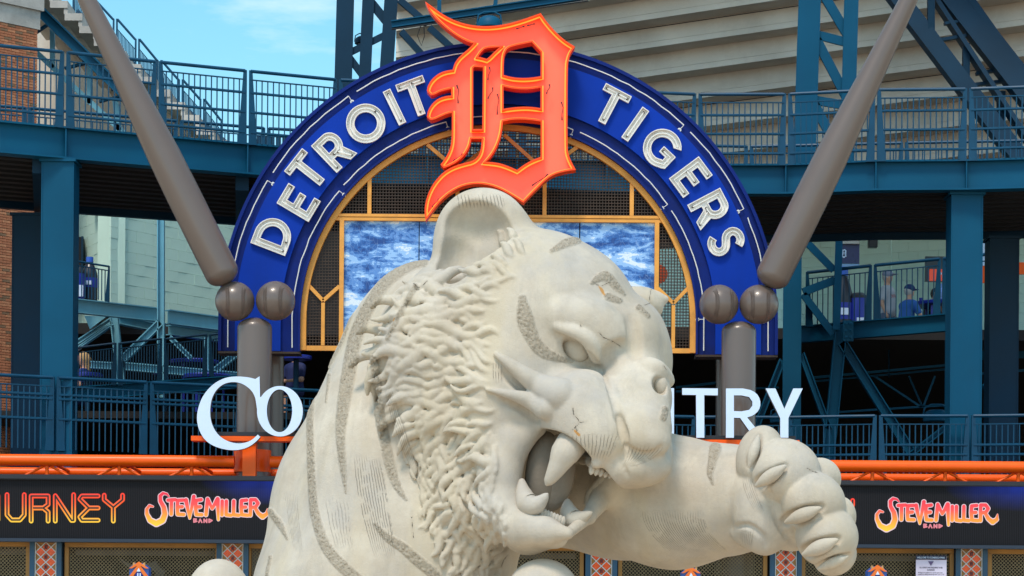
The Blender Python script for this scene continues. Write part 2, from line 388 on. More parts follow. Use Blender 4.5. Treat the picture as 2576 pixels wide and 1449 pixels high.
railing('walkway_railing', 'rear teal picket railing on the far side of the curved upper walkway', [wl2(p, 4.0) for p in ppx2], Zc(RAILH), Zc(DECK), npick=18, rails=(0.5, 0.97))
# girder, deck, ribs
def span(mb, pxs, el0, el1, dy0, dy1):
    for a, b in zip(pxs, pxs[1:]):
        p, q = wpt(a, el0), wpt(b, el0)
        def of(v, dy): return Vector((v.x*(v.y+dy)/v.y, v.y+dy, v.z))
        mb.prism([of(p, dy0), of(q, dy0), of(q, dy1), of(p, dy1)], (0, 0, el1-el0))
    return mb
walk = thing('upper_walkway', 'curved upper walkway with a deep teal steel girder and dark ribbed underside', 'walkway', wpt(0, 0))
fine = [-300, 0, 200, 400, 613, 840, 1066, 1292, 1518, 1744, 1970, 2194, 2425, 2655, 2900, 3150]
span(MB(), fine, GB+0.02, DECK-0.02, 0.10, 0.14).build('girder_web', teal, walk)
span(MB(), fine, DECK-0.02, DECK+0.008, 0.0, 0.26).build('top_flange', teal, walk)
span(MB(), fine, GB-0.008, GB+0.02, 0.0, 0.26).build('bottom_flange', teal, walk)
for p in (156, 386+0, 614, 840, 1066, 1292, 1518, 1744, 1968, 2195, 2423):
    if p == 386: continue
    v = wpt(p, 0); mb = MB(); mb.box((v.x, v.y+0.055, Zc((GB+DECK)/2)), (0.018, 0.09, DECK-GB-0.045)); mb.build('stiffener', teal, walk)
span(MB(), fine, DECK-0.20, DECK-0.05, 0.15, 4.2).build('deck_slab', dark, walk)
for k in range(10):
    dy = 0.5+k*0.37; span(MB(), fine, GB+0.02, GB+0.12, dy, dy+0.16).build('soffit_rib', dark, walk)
span(MB(), fine, GB-0.06, DECK, 4.2, 4.32).build('rear_girder', teal_d, walk)
for p in (595, 80):
    v = wpt(p, 0); mb = MB(); mb.beam(Vector((v.x, v.y+.3, Zc(GB-0.1))), Vector((v.x*1.1, v.y+4.1, Zc(GB-0.1))), 0.2, 0.22, (0, 0, 1)); mb.build('cross_beam', teal_d, walk)
# columns under the walkway
def column(x0, x1, Y, ztop, label, xb=None, name='steel_column', m=None, dd=None):
    m = m or teal; xb = xb if xb is not None else (x0+x1)/2; xc = UX((x0+x1)/2, 700, Y); wd = (x1-x0)*Y/F; d = dd or wd
    t = thing(name, label, 'column', (xc, Y, 0))
    mb = MB(); mb.box((xc, Y+d/2, ztop/2), (wd*0.97, d*0.97, ztop)); mb.build('shaft', m, t)
    for s_ in (-1, 1): mb = MB(); mb.box((xc+s_*wd*0.49, Y+d/2, ztop/2), (0.02, d, ztop-0.01)); mb.build('flange', m, t)
    mb = MB(); mb.box((xc, Y+d/2, ztop+0.02), (wd*1.15, d*1.15, 0.04)); mb.build('cap_plate', m, t)
    mb = MB(); mb.box((xc, Y+d/2, 0.03), (wd*1.5, d*1.5, 0.06)); mb.build('base_plate', m, t); return t
column(103, 183, 36.4, Zc(GB)-0.05, 'wide teal steel column at the left under the walkway girder')
column(30, 103, 39.2, Zc(GB)-0.35, 'dark-painted steel column beside the brick tower, behind the wide left column', m=teal_d)  # rear columns get a darker paint than the front ones
column(2393, 2471, 38.5, Zc(GB)-0.05, 'wide teal steel column at the right with scuffed paint')
column(2491, 2563, 41.0, Zc(GB)-0.30, 'dark-painted steel column at the right edge of the photo', m=teal_d)
for (pts, Y, lab) in (([(127, 660), (160, 660), (160, 755)], 36.6, 0), ([(2471, 546), (2515, 546), (2475, 615)], 38.7, 0)): pass
# ------------------------------------------------------------------ upper seating deck seen from below (upper right)
deck = thing('seating_deck', 'stepped precast concrete underside of the upper seating deck', 'seating deck', U(1700, 200, 50))
RX0, RX1 = 985, 3300
rows = []
for k in range(12):
    Yl = 50+0.62*k; el = (1760-67*k)*Yl/F; rows.append((Yl, el))
def rowpt(Yl, el, px):
    e0 = el*F/Yl; r = 1/(1+0.106*(px-RX0)/1000*1.0); Y = Yl*r; return Vector(((px-CX)*Y/F, Y, Zc(el)))
def tread(mb, Yl, dY, z0, z1):
    for a, b in ((RX0, 1500), (1500, 2100), (2100, 2700), (2700, RX1)):
        p = rowpt(Yl, z0, a); q = rowpt(Yl, z0, b); p2 = rowpt(Yl+dY, z0, a); q2 = rowpt(Yl+dY, z0, b)
        mb.prism([p, q, q2, p2], (0, 0, z1-z0))
    return mb
for k in range(11):
    Y0_, e0_ = rows[k]; Y1_, e1_ = rows[k+1]
    tread(MB(), Y0_-0.04, Y1_-Y0_+0.10, e0_, e0_+0.11).build('tread', conc, deck)
    tread(MB(), Y1_-0.05, 0.14, e1_+0.112, e0_-0.002).build('riser', conc, deck)
    if k % 3 == 1: tread(MB(), Y1_-0.053, 0.05, e0_-0.035, e0_-0.018).build('joint', dark, deck)
tread(MB(), 49, 12, 14.6, 14.8).build('closing_slab', conc, deck)
# lattice towers
def lattice(name, label, chords, zig, Y, depth=0.5, m=None):
    t = thing(name, label, 'steel tower', (UX(chords[0][0], 300, Y), Y, 0))
    for (x0, y0, x1, y1, w_) in chords:
        mb = MB(); mb.beam(U(x0, y0, Y), U(x1, y1, Y), w_*Y/F, 0.03); mb.beam(U(x0, y0, Y+depth), U(x1, y1, Y+depth), w_*Y/F, 0.03); mb.beam(U(x0, y0, Y+depth/2), U(x1, y1, Y+depth/2), 0.03, depth-0.032)
        mb.build('chord', m or teal, t)
    for (x0, y0, x1, y1, w_) in zig:
        mb = MB(); mb.beam(U(x0, y0, Y+0.06), U(x1, y1, Y+0.06), w_*Y/F, 0.05); mb.build('lacing', m or teal, t)
        mb = MB(); mb.beam(U(x0, y0, Y+depth-0.06), U(x1, y1, Y+depth-0.06), w_*Y/F, 0.05); mb.build('lacing', m or teal, t)
    return t
lattice('lattice_tower', 'tall teal lattice tower left of the orange letter, against the sky', [(872, -120, 856, 480, 44), (992, -120, 952, 480, 34), (932, -120, 905, 480, 30)],
    [(880, -60, 985, 70, 22), (985, 80, 875, 135, 16), (875, 140, 965, 260, 18), (985, -60, 890, -10, 16), (960, 265, 868, 290, 16)], 43.5, 0.7, teal_d)
lattice('lattice_tower', 'tall teal lattice tower standing at the right, behind the right bat', [(2041, -120, 2020, 500, 56), (2145, -120, 2128, 500, 36)],
    [(2056, -40, 2142, 105, 24), (2150, 112, 2056, 88, 22), (2054, 100, 2138, 262, 24), (2144, 268, 2048, 252, 22), (2048, 262, 2130, 420, 24), (2150, -30, 2060, -60, 20)], 43.0, 0.8)
lattice('lattice_tower', 'lower part of the teal tower right of the arch, at concourse level', [(1994, 560, 1990, 1300, 46), (2112, 560, 2104, 830, 18)], [(2020, 600, 2098, 680, 18), (2020, 735, 2100, 705, 20), (2020, 740, 2096, 840, 18)], 45.2, 0.5)
# raker truss at top right
rk = thing('raker_truss', 'dark sloping steel raker truss under the seating deck at top right', 'truss', U(2400, 200, 45))
for (x0, y0, x1, y1, w_) in ((2215, -60, 2640, 500, 42), (2340, -80, 2660, 330, 62), (2300, -80, 2640, 440, 11), (2360, -110, 2680, 340, 16)): MB().beam(U(x0, y0, 45), U(x1, y1, 44.2), w_*45/F, 0.3).build('chord', teal_d, rk)
for (x0, y0, x1, y1, w_) in ((2342, -20, 2342, 95, 17), (2430, 110, 2430, 210, 17), (2518, 230, 2518, 350, 20), (2355, 103, 2430, 90, 8), (2455, 186, 2500, 178, 8), (2440, 215, 2520, 205, 8), (2375, 60, 2410, 55, 7)): MB().beam(U(x0, y0, 44.7), U(x1, y1, 44.7), w_*45/F, 0.12).build('strut', teal_d, rk)
for (x0, y0, x1, y1) in ((2405, 5, 2425, 35), (2460, 70, 2490, 85), (2490, 85, 2492, 115), (2525, 135, 2560, 155), (2560, 155, 2560, 180), (2425, 35, 2425, 60)): MB().tube([U(x0+10, y0, 45.4), U(x1+10, y1, 45.4)], 0.018, 6).build('conduit', dark, rk)
# catwalk beam with cables and a hanging floodlight
cb = thing('catwalk_beam', 'teal lighting beam with cables running over the orange letter', 'beam', U(1200, 20, 42))
MB().ibeam(U(985, 62, 42), U(1480, -12, 42), 0.12, 0.12, 0.02).build('beam', teal, cb); MB().tube([U(985, 74, 41.8), U(1130, 54, 41.8), U(1300, 28, 41.8), U(1480, 2, 41.8)], 0.012, 6).build('cable', dark, cb)
MB().tube([U(1058, 66, 41.9), U(1050, 90, 41.9), U(1060, 115, 41.9), U(1068, 90, 41.9), U(1066, 60, 41.9)], 0.008, 6).build('cable', dark, cb)
for (x0, y0, x1, y1) in ((1105, -60, 1105, 48), (1255, -60, 1245, 20)): bar(MB(), x0, y0, x1, y1, 10, 42.2).build('hanger', teal, cb)
for (a, b) in (((1005, 0), (1075, 60)), ((1010, 80), (1090, 170)), ((1080, 70), (1180, 160))): bar(MB(), a[0], a[1], b[0], b[1], 16, 43.2).build('brace', teal_d, cb)
def floodlight(px, py, Y, wpx, label, m=None):
    s_ = wpx*Y/F; c = U(px, py, Y); t = thing('floodlight', label, 'floodlight', c)
    mb = MB(); prof = [(0, .32), (.28, .31), (.42, .22), (.5, .02), (.5, -.12), (.44, -.16), (.30, -.16)]; mb.lathe(c, [(r*s_, h*s_) for r, h in prof], 20); mb.build('housing', m or teal, t, True)
    mb = MB(); mb.lathe(c, [(0, -.15*s_), (.44*s_, -.15*s_)], 20); mb.build('lens', glass_t, t)
    mb = MB(); mb.tube([c+Vector((-.5*s_, 0, 0)), c+Vector((-.45*s_, 0, .38*s_)), c+Vector((-.2*s_, 0, .52*s_)), c+Vector((.2*s_, 0, .52*s_)), c+Vector((.45*s_, 0, .38*s_)), c+Vector((.5*s_, 0, 0))], 0.035*s_, 6); mb.build('yoke', m or teal, t)
floodlight(1231, 62, 41.5, 62, 'teal bell floodlight hanging above the orange letter')
floodlight(2355, 1052, 43, 66, 'dim teal floodlight under the concourse, left of the wide right column')
floodlight(1966, 1056, 43, 58, 'small floodlight half hidden behind the white letter Y')
floodlight(912, 105, 44.6, 40, 'floodlight hanging inside the lattice tower left of the orange letter', teal_d)
# ------------------------------------------------------------------ upper left: stepped seating edge, raker beam and stair railing
K = 0.3472
def z1(x, y): return (x*K, y*K)
st = thing('stepped_seating', 'side of the pale concrete stepped seating descending to the right at upper left', 'seating deck', U(200, 200, 48))
sx, sy = 150, -180
for i in range(14):
    x0 = sx+i*106; y0 = sy+i*92; (a, b), (c, d) = z1(x0, y0), z1(x0+128, y0+52)
    rect(MB(), a, b, c, d, 48.0, 53.0).build('step', conc_w, st)
    (a, b), (c, d) = z1(x0+100, y0+52), z1(x0+128, y0+96); rect(MB(), a, b, c, d, 48.02, 53.0).build('riser', conc_w, st)
    (a, b), (c, d) = z1(x0-60, y0+56), z1(x0+98, y0+150); rect(MB(), a, b, c, d, 49.4, 53.0).build('web', conc, st)
par = MB(); pts = [U(*z1(x, y), 50.5) for x, y in ((560, 60), (840, 330), (1250, 690), (1650, 1020), (1600, 1100), (1200, 780), (900, 560), (540, 150))]
par.prism(pts, (0, 0.25, 0)); par.build('parapet', mat('blue_grey_panel', (0.14, 0.19, 0.26), 0.6), st)
sr = [U(*z1(x, y), 50.3) for x, y in ((520, -130), (670, -5), (835, 140), (995, 285), (1155, 440), (1310, 580), (1465, 720), (1615, 870))]
railing('stair_railing', 'dark teal railing sloping down over the stepped seating against the sky', [(p.x, p.y) for p in sr], lambda i: sr[i].z, lambda i: sr[i].z-1.42, rails=(0.9,), npick=12, sub=0.14, pr=0.010, pw=(0.03, 0.05), rr=0.024)
rkl = thing('raker_beam', 'pale and dark teal steel raker beams under the stepped seating at upper left', 'truss', U(150, 100, 47))
MB().ibeam(U(60, -12, 47), U(345, 268, 47), 0.20, 0.20, 0.03).build('raker', teal, rkl)
for (x0, y0, x1, y1, w_) in ((70, 112, 330, 352, 13), (132, 60, 132, 172, 11), (226, 150, 226, 262, 13), (88, 84, 120, 62, 6), (163, 172, 220, 158, 6), (250, 256, 300, 243, 5), (82, 300, 82, 245, 14), (290, 250, 300, 330, 14)):
    bar(MB(), x0, y0, x1, y1, w_, 47.3, 0.1).build('strut', teal_l if w_ > 10 else teal, rkl)
soff = MB(); soff.prism([U(60, -20, 53.2), U(60, 340, 53.2), U(560, 352, 53.2), U(500, 338, 53.2), U(400, 262, 53.2), U(250, 140, 53.2), U(140, 40, 53.2), U(100, -20, 53.2)], (0, 0.3, 0)); soff.build('soffit', conc, st)
for i in range(6):
    x = 636+i*16; s_ = thing('stadium_seat', ['seat at the left end of the row beyond the walkway', 'second seat from the left beyond the walkway', 'third seat from the left beyond the walkway', 'fourth seat from the left beyond the walkway', 'fifth seat from the left beyond the walkway', 'seat nearest the blue arch beyond the walkway'][i], 'seat', U(x, 362, 46), 'stadium seats beyond the walkway')
    rect(MB(), x-6, 338+i*1.6, x+6, 358+i*1.6, 46, 46.06).build('backrest', teal_d, s_); rect(MB(), x-6, 358+i*1.6, x+6, 362+i*1.6, 45.75, 46.1).build('seat', teal_d, s_)
# ------------------------------------------------------------------ dark interior that closes the view, and the floors
inn = MB(); inn.box((0, 62, 6.2), (60, 0.4, 12.3)); tag(inn.build('rear_wall', dark_int), kind='structure')
fl = MB(); fl.box((0, 54.4, Zc(6.0)), (40, 15, 0.2)); tag(fl.build('concourse_floor', dark_int), kind='structure')
fl = MB(); fl.box((0, 51, Zc(2.75)), (40, 22, 0.2)); tag(fl.build('lower_floor', dark_int), kind='structure')
fl = MB(); fl.box((-5.2, 50.2, Zc(4.09)), (8.4, 13, 0.12)); tag(fl.build('terrace_floor', dark_int), kind='structure')
inn = MB(); inn.box((3.2, 58.5, 12.7), (12.5, 0.3, 2.6)); tag(inn.build('upper_rear_wall', dark_int), kind='structure')
rf_ = MB(); rf_.box((-9.5, 56, Zc(8.7)), (8.2, 10, 0.2)); tag(rf_.build('concourse_ceiling', dark_int), kind='structure')
# ------------------------------------------------------------------ mint block walls
def blockwall(name, label, P0, P1, z0, z1_, bw_=0.44, bh_=0.205, kind='building'):
    """painted block wall from P0 to P1 (plan points) built block by block"""
    a = Vector((P0[0], P0[1], 0)); b = Vector((P1[0], P1[1], 0)); d = (b-a).normalized(); L = (b-a).length; n = Vector((d.y, -d.x, 0)); n = n if n.y < 0 else -n; ang = math.atan2(d.y, d.x)
    t = thing(name, label, 'wall', (a.x, a.y, z0))
    mb = MB(); mb.beam(a+Vector((0, 0, (z0+z1_)/2))-n*0.16, b+Vector((0, 0, (z0+z1_)/2))-n*0.16, z1_-z0, 0.3); mb.build('backing', mint, t)
    cache = {}; z = z0+bh_/2; r = 0
    while z < z1_:
        s_ = -(r % 2)*bw_/2
        while s_ < L:
            e0 = max(s_, 0); e1 = min(s_+bw_, L)
            if e1-e0 > 0.05:
                key = round(e1-e0, 2)
                if key not in cache:
                    q = MB(); q.box((0, 0, 0), (key-0.004, 0.06, bh_-0.004)); cache[key] = q.mesh('block', mint)
                o = bpy.data.objects.new('block', cache[key]); C.objects.link(o); o.parent = t
                p = a+d*((e0+e1)/2)+n*(0.0+0.003*((r*7+int(s_*10)) % 3)); p.z = z; o.location = p-Vector(t.location); o.rotation_euler = (0, 0, ang)
            s_ += bw_
        z += bh_; r += 1
    return t
def pl(px, Y): return ((px-CX)*Y/F, Y)
blockwall('block_wall', 'pale mint block wall behind the left bat, with water stains', pl(268, 46.2), pl(640, 49.4), Zc(6.15), Zc(8.55))
blockwall('block_wall', 'mint block wall in shade with the dark doorway at left', pl(120, 49.5), pl(267, 46.25), Zc(6.15), Zc(8.55))
blockwall('block_wall', 'mint green block wall behind the men on the right concourse', pl(2010, 55.2), pl(3200, 51.0), Zc(6.05), Zc(9.4))
blockwall('block_wall', 'mint block wall seen through the wire grille of the arch window', pl(1640, 52), pl(1985, 51.5), Zc(6.05), Zc(8.4))
dw = thing('doorway', 'dark doorway in the mint wall beside the wide left column', 'door', U(193, 680, 47.6)); rect(MB(), 182, 596, 206, 700, 47.2, 47.9).build('opening', dark_int, dw); rect(MB(), 204, 594, 208, 700, 47.15, 47.25).build('frame', teal_d, dw)
def steel(name, label, members, Y, m=None, d=0.16):
    t = thing(name, label, 'steel frame', U(members[0][0], members[0][1], Y))
    for q in members: MB().ibeam(U(q[0], q[1], Y if len(q) < 6 else q[5]), U(q[2], q[3], Y if len(q) < 7 else q[6]), q[4]*Y/F, d, 0.02, (0, 0, 1) if abs(q[2]-q[0]) > abs(q[3]-q[1]) else (1, 0, 0)).build('member', m or teal_l, t)
    return t
steel('steelwork', 'pale blue steel girders and diagonals below the mint wall at left', [(175, 768, 405, 793, 35, 44, 45.6), (422, 797, 640, 826, 36, 45.6, 47.2), (298, 805, 390, 824, 22, 45.4, 46), (424, 830, 640, 860, 26, 45.9, 47.4), (405, 500, 405, 1000, 17), (286, 788, 308, 990, 20), (175, 876, 280, 806, 12), (186, 884, 284, 815, 7), (309, 905, 404, 812, 19), (427, 848, 482, 902, 12), (535, 938, 600, 886, 16), (229, 918, 285, 921, 18), (316, 922, 640, 950, 20), (520, 850, 520, 930, 10)], 45.2)
steel('steelwork', 'teal steel legs and diagonals under the right concourse', [(2010, 842, 2400, 810, 43, 46, 44.2), (2117, 815, 2080, 1180, 30), (2118, 862, 2292, 1140, 24), (2015, 890, 2085, 1080, 16), (1968, 906, 1900, 1080, 16), (2392, 1064, 2292, 1142, 14), (2475, 965, 2498, 1010, 12)], 45.3, teal)
steel('pipe_run', 'thin dark pipes and rods crossing the dark space under the right concourse', [(2046, 950, 2400, 917, 6), (2046, 960, 2400, 927, 4), (2105, 1037, 2400, 1018, 5), (2199, 946, 2317, 1024, 5), (2286, 946, 2320, 1024, 4), (2352, 946, 2322, 1024, 5), (2236, 860, 2236, 950, 3), (1700, 975, 1900, 952, 6), (1700, 985, 1960, 975, 5), (2470, 940, 2600, 930, 6), (2470, 885, 2600, 880, 40)], 48.5, teal, 0.05)
gus = thing('gusset_plate', 'triangular pale blue gusset plate where the left diagonals meet', 'plate', U(240, 810, 45)); gm = MB(); gm.prism([U(212, 794, 45), U(268, 796, 45), U(226, 828, 45)], (0, 0.04, 0)); gm.build('plate', teal_l, gus)
bp_ = thing('bolted_plate', 'riveted splice plate with six bolts on the right concourse girder', 'plate', U(2134, 835, 45.2)); rect(MB(), 2121, 806, 2147, 858, 45.0, 45.06).build('plate', teal, bp_)
for i in range(2):
    for j in range(3): c = U(2128+12*i, 814+17*j, 44.97); mb = MB(); mb.lathe(c, [(0, -.0), (.028, 0), (.028, .03), (.0, .035)], 8, Matrix.Rotation(math.radians(90), 3, 'X')); mb.build('bolt', teal, bp_)
# railings at concourse level
def rl(name, label, pts, top, hgt, **k):
    P = [U(x, y, Y) for x, y, Y in pts]
    return railing(name, label, [(p.x, p.y) for p in P], lambda i: P[i].z, lambda i: P[i].z-hgt, **k)
rl('concourse_railing', 'short dark teal railing in front of the blue bottle cooler at left', [(150, 650, 43.8), (278, 671, 44.6)], 0, 0.62, rails=(), npick=13, pw=(0.03, 0.10), rr=0.018)
rl('ramp_railing', 'dark teal ramp railing rising to the right behind the blue tables', [(60, 888, 42.6), (178, 876, 42.8), (295, 864, 43), (410, 853, 43.3), (524, 842, 43.6), (640, 831, 43.9)], 0, 0.70, rails=(), npick=14, m=teal_d, pw=(0.03, 0.09), rr=0.02)
steel('ramp_girder', 'dark teal girder under the ramp railing at left', [(60, 1000, 640, 958, 34, 42.6, 43.9)], 43, teal, 0.2)
rl('concourse_railing', 'teal picket railing in front of the men on the right concourse', [(2025, 686, 45.8), (2196, 668, 45.2), (2369, 651, 44.4), (2540, 634, 43.6)], 0, 0.97, rails=(), npick=11, pw=(0.05, 0.15), rr=0.03)
railing('lower_railing', 'teal railing of the lower walkway above the left video board', [wl(p) for p in (-330, -98, 135, 370, 605, 840, 1070, 1300)], Zc(3.93), Zc(2.89), rails=(0.24, 0.30, 0.58))
railing('lower_railing', 'teal railing of the lower walkway above the right video board', [wl(p) for p in (1300, 1520, 1748, 1976, 2204, 2437, 2670, 2900, 3130)], Zc(3.66), Zc(2.60), rails=(0.42, 0.56))
lw = thing('lower_walkway', 'lower walkway deck hidden behind the orange truss', 'walkway', wpt(0, 2.8)); span(MB(), fine, 2.30, 2.58, 0.0, 3.8).build('slab', teal_d, lw)
# ------------------------------------------------------------------ flat outlines to solid letters
def fill2d(name, contours, depth, origin, ux, uz, material, parent=None, bevel=0.0):
    """contours in 2D (first outer, others holes or islands) filled and given depth; origin + x*ux + y*uz, depth towards +Y from the origin"""
    cu = bpy.data.curves.new(name, 'CURVE'); cu.dimensions = '2D'; cu.fill_mode = 'BOTH'; cu.extrude = depth/2
    for ct in contours:
        s_ = cu.splines.new('POLY'); s_.points.add(len(ct)-1); s_.use_cyclic_u = True
        for i, (x, y) in enumerate(ct): s_.points[i].co = (x, y, 0, 1)
    o = bpy.data.objects.new(name, cu); C.objects.link(o); dg = bpy.context.evaluated_depsgraph_get()
    me = bpy.data.meshes.new_from_object(o.evaluated_get(dg)); bpy.data.objects.remove(o); bpy.data.curves.remove(cu); me.name = name
    co = np.zeros(len(me.vertices)*3, np.float32); me.vertices.foreach_get('co', co); co = co.reshape(-1, 3)
    W = np.array(origin)+co[:, :1]*np.array(ux)+co[:, 1:2]*np.array(uz)+(co[:, 2:3]+depth/2)*np.array([0, 1, 0])
    me.vertices.foreach_set('co', W.astype(np.float32).ravel()); me.materials.clear(); me.materials.append(material)
    b = bmesh.new(); b.from_mesh(me); bmesh.ops.recalc_face_normals(b, faces=b.faces); b.to_mesh(me); b.free(); me.update()
    return link(name, me, parent)
def walls(name, contours, t, d, origin, ux, uz, material, parent):
    mb = MB(); O = Vector(origin); ux = Vector(ux); uz = Vector(uz)
    for ct in contours:
        P = [O+ux*x+uz*y for x, y in ct]; n = len(P); A_ = []; B_ = []
        for i in range(n):
            a = P[i-1]; b = P[i]; c = P[(i+1) % n]; n1 = (b-a).cross(Vector((0, 1, 0))).normalized(); n2 = (c-b).cross(Vector((0, 1, 0))).normalized(); nn = (n1+n2); nn = nn.normalized()*min(2, 1/max(.4, nn.length/2)) if nn.length > .1 else n1
            A_.append(b+nn*t/2); B_.append(b-nn*t/2)
        vs = []; D = Vector((0, d, 0))
        for p, q in zip(A_, B_): vs += [p, q, p+D, q+D]
        fs = []
        for i in range(n):
            j = (i+1) % n; fs += [(4*i, 4*j, 4*j+1, 4*i+1), (4*i+2, 4*i+3, 4*j+3, 4*j+2), (4*i, 4*i+2, 4*j+2, 4*j), (4*i+1, 4*j+1, 4*j+3, 4*i+3)]
        mb.add(vs, fs)
    return mb.build(name, material, parent)
def smooth(ct, it=1, corner=50):
    """round a contour, keeping corners sharper than the given angle"""
    for _ in range(it):
        out = []; n = len(ct)
        for i in range(n):
            a, b, c = ct[i-1], ct[i], ct[(i+1) % n]; a1 = math.atan2(b[1]-a[1], b[0]-a[0]); a2 = math.atan2(c[1]-b[1], c[0]-b[0]); da = abs((a2-a1+math.pi) % (2*math.pi)-math.pi)
            if da > math.radians(corner) or da < .02: out.append(b)
            else: out += [(b[0]+(a[0]-b[0])*.25, b[1]+(a[1]-b[1])*.25), (b[0]+(c[0]-b[0])*.25, b[1]+(c[1]-b[1])*.25)]
        ct = out
    return ct
def inset(ct, d, outer=True):
    n = len(ct); A_ = sum(ct[i-1][0]*ct[i][1]-ct[i][0]*ct[i-1][1] for i in range(n)); s_ = (1 if A_ > 0 else -1)*(1 if outer else -1); out = []
    for i in range(n):
        a, b, c = ct[i-1], ct[i], ct[(i+1) % n]; l1 = math.hypot(b[0]-a[0], b[1]-a[1])+1e-9; l2 = math.hypot(c[0]-b[0], c[1]-b[1])+1e-9
        nx = -(b[1]-a[1])/l1-(c[1]-b[1])/l2; ny = (b[0]-a[0])/l1+(c[0]-b[0])/l2; m = math.hypot(nx, ny)
        if m < .25: nx, ny, m = (a[0]-b[0])/l1+(c[0]-b[0])/l2, (a[1]-b[1])/l1+(c[1]-b[1])/l2, 0; m = math.hypot(nx, ny)+1e-9; k = d*2.2; out.append((b[0]+nx/m*k, b[1]+ny/m*k)); continue
        k = d/max(m/2, .45); out.append((b[0]+nx/m*k*s_, b[1]+ny/m*k*s_))
    return out
# ------------------------------------------------------------------ the blue arch sign
AY = 34.6; AS = AY/F; AC = U(1253, 808, AY)
def apt(r, th, dy=0.0): return AC+Vector((math.sin(th)*r*AS, dy, math.cos(th)*r*AS))
arch = thing('arch_sign', 'big blue semicircular sign arch with white lettering over the gate', 'sign', (AC.x, AY, UZ(1253, 888, AY)))
def ring(r0, r1, y0, y1, leg0, leg1=None, n=72):
    """half ring with straight legs, plan depth y0..y1; leg: how far the legs run down in px"""
    mb = MB(); out = []; inn_ = []
    ths = [math.radians(-90+180*i/n) for i in range(n+1)]
    for (r, lst) in ((r1, out), (r0, inn_)):
        lst.append(AC+Vector((-r*AS, 0, -leg0*AS))); lst += [apt(r, t) for t in ths]; lst.append(AC+Vector((r*AS, 0, -leg0*AS)))
    vs = []; fs = []
    for a, b in zip(out, inn_):
        vs += [a+Vector((0, y0, 0)), b+Vector((0, y0, 0)), a+Vector((0, y1, 0)), b+Vector((0, y1, 0))]
    for i in range(len(out)-1):
        a = 4*i; b = a+4; fs += [(a, b, b+1, a+1), (a+2, a+3, b+3, b+2), (a, a+2, b+2, b), (a+1, b+1, b+3, a+3)]
    e = 4*(len(out)-1); fs += [(0, 1, 3, 2), (e, e+2, e+3, e+1)]
    return mb.add(vs, fs)
ring(500, 702, 0.06, 0.34, 79).build('cabinet', navy_r, arch)
ring(547, 662, 0.0, 0.058, 79).build('raised_panel', navy, arch)
ring(696, 704, -0.01, 0.056, 79.5).build('outer_rim', navy_r, arch)
ring(498, 503, -0.01, 0.056, 79.5).build('inner_rim', navy_r, arch)
for s_ in (-1, 1):
    c = AC+Vector((s_*601*AS, 0.17, -83*AS)); MB().box(c, (206*AS, 0.34, 5*AS)).build('bottom_lip', wire, arch)
rn2 = random.Random(5)
def neon(pts, name='neon_tube', r=0.0085, m=None, parent=None): return MB().tube(pts, r, 6).build(name, m or glass_t, parent or arch, True)
for (R_, cuts) in ((680, (-92, -58, -33, 11, 44, 66, 92)), (518, (-92, -50, -14, 22, 56, 92))):
    for a, b in zip(cuts, cuts[1:]):
        a_ = max(a, -90)+1; b_ = min(b, 90)-1; n_ = max(4, int((b_-a_)/2)); pts = [apt(R_+rn2.uniform(-1, 1), math.radians(a_+(b_-a_)*i/n_), 0.02) for i in range(n_+1)]
        if a < -90: pts = [AC+Vector((-R_*AS, 0.02, -70*AS))]+pts
        if b > 90: pts += [AC+Vector((R_*AS, 0.02, -70*AS))]
        neon(pts)
        p = apt(R_-16, math.radians(b_), 0.045); MB().lathe(p, [(0, 0), (.028, 0), (.028, .02), (.012, .022), (.012, .01)], 10, Matrix.Rotation(math.radians(90), 3, 'X')).build('insulator', glass_t, arch)
        MB().tube([pts[-1] if b <= 90 else pts[-2], p+Vector((0, -.02, 0))], 0.005, 5).build('lead_wire', glass_t, arch)
# -- channel letters
def arc(cx, cy, r, a0, a1, n=14, ry=None): ry = ry or r; return [(cx+r*math.cos(math.radians(a0+(a1-a0)*i/n)), cy+ry*math.sin(math.radians(a0+(a1-a0)*i/n))) for i in range(n+1)]
def thick(path, w_):
    L_, R_ = [], []; n = len(path)
    for i in range(n):
        a = path[max(i-1, 0)]; b = path[min(i+1, n-1)]; dx, dy = b[0]-a[0], b[1]-a[1]; m = math.hypot(dx, dy); nx, ny = -dy/m*w_/2, dx/m*w_/2
        L_.append((path[i][0]+nx, path[i][1]+ny)); R_.append((path[i][0]-nx, path[i][1]-ny))
    return L_+R_[::-1]
S_ = .2
Spath = arc(.33, .72, .22, 28, 180, 9, .19)+arc(.33, .72, .22, 195, 255, 4, .21)[1:]+[(.33, .5)]+arc(.33, .28, .22, 75, -15, 5, .21)+arc(.33, .28, .22, -30, -152, 9, .19)
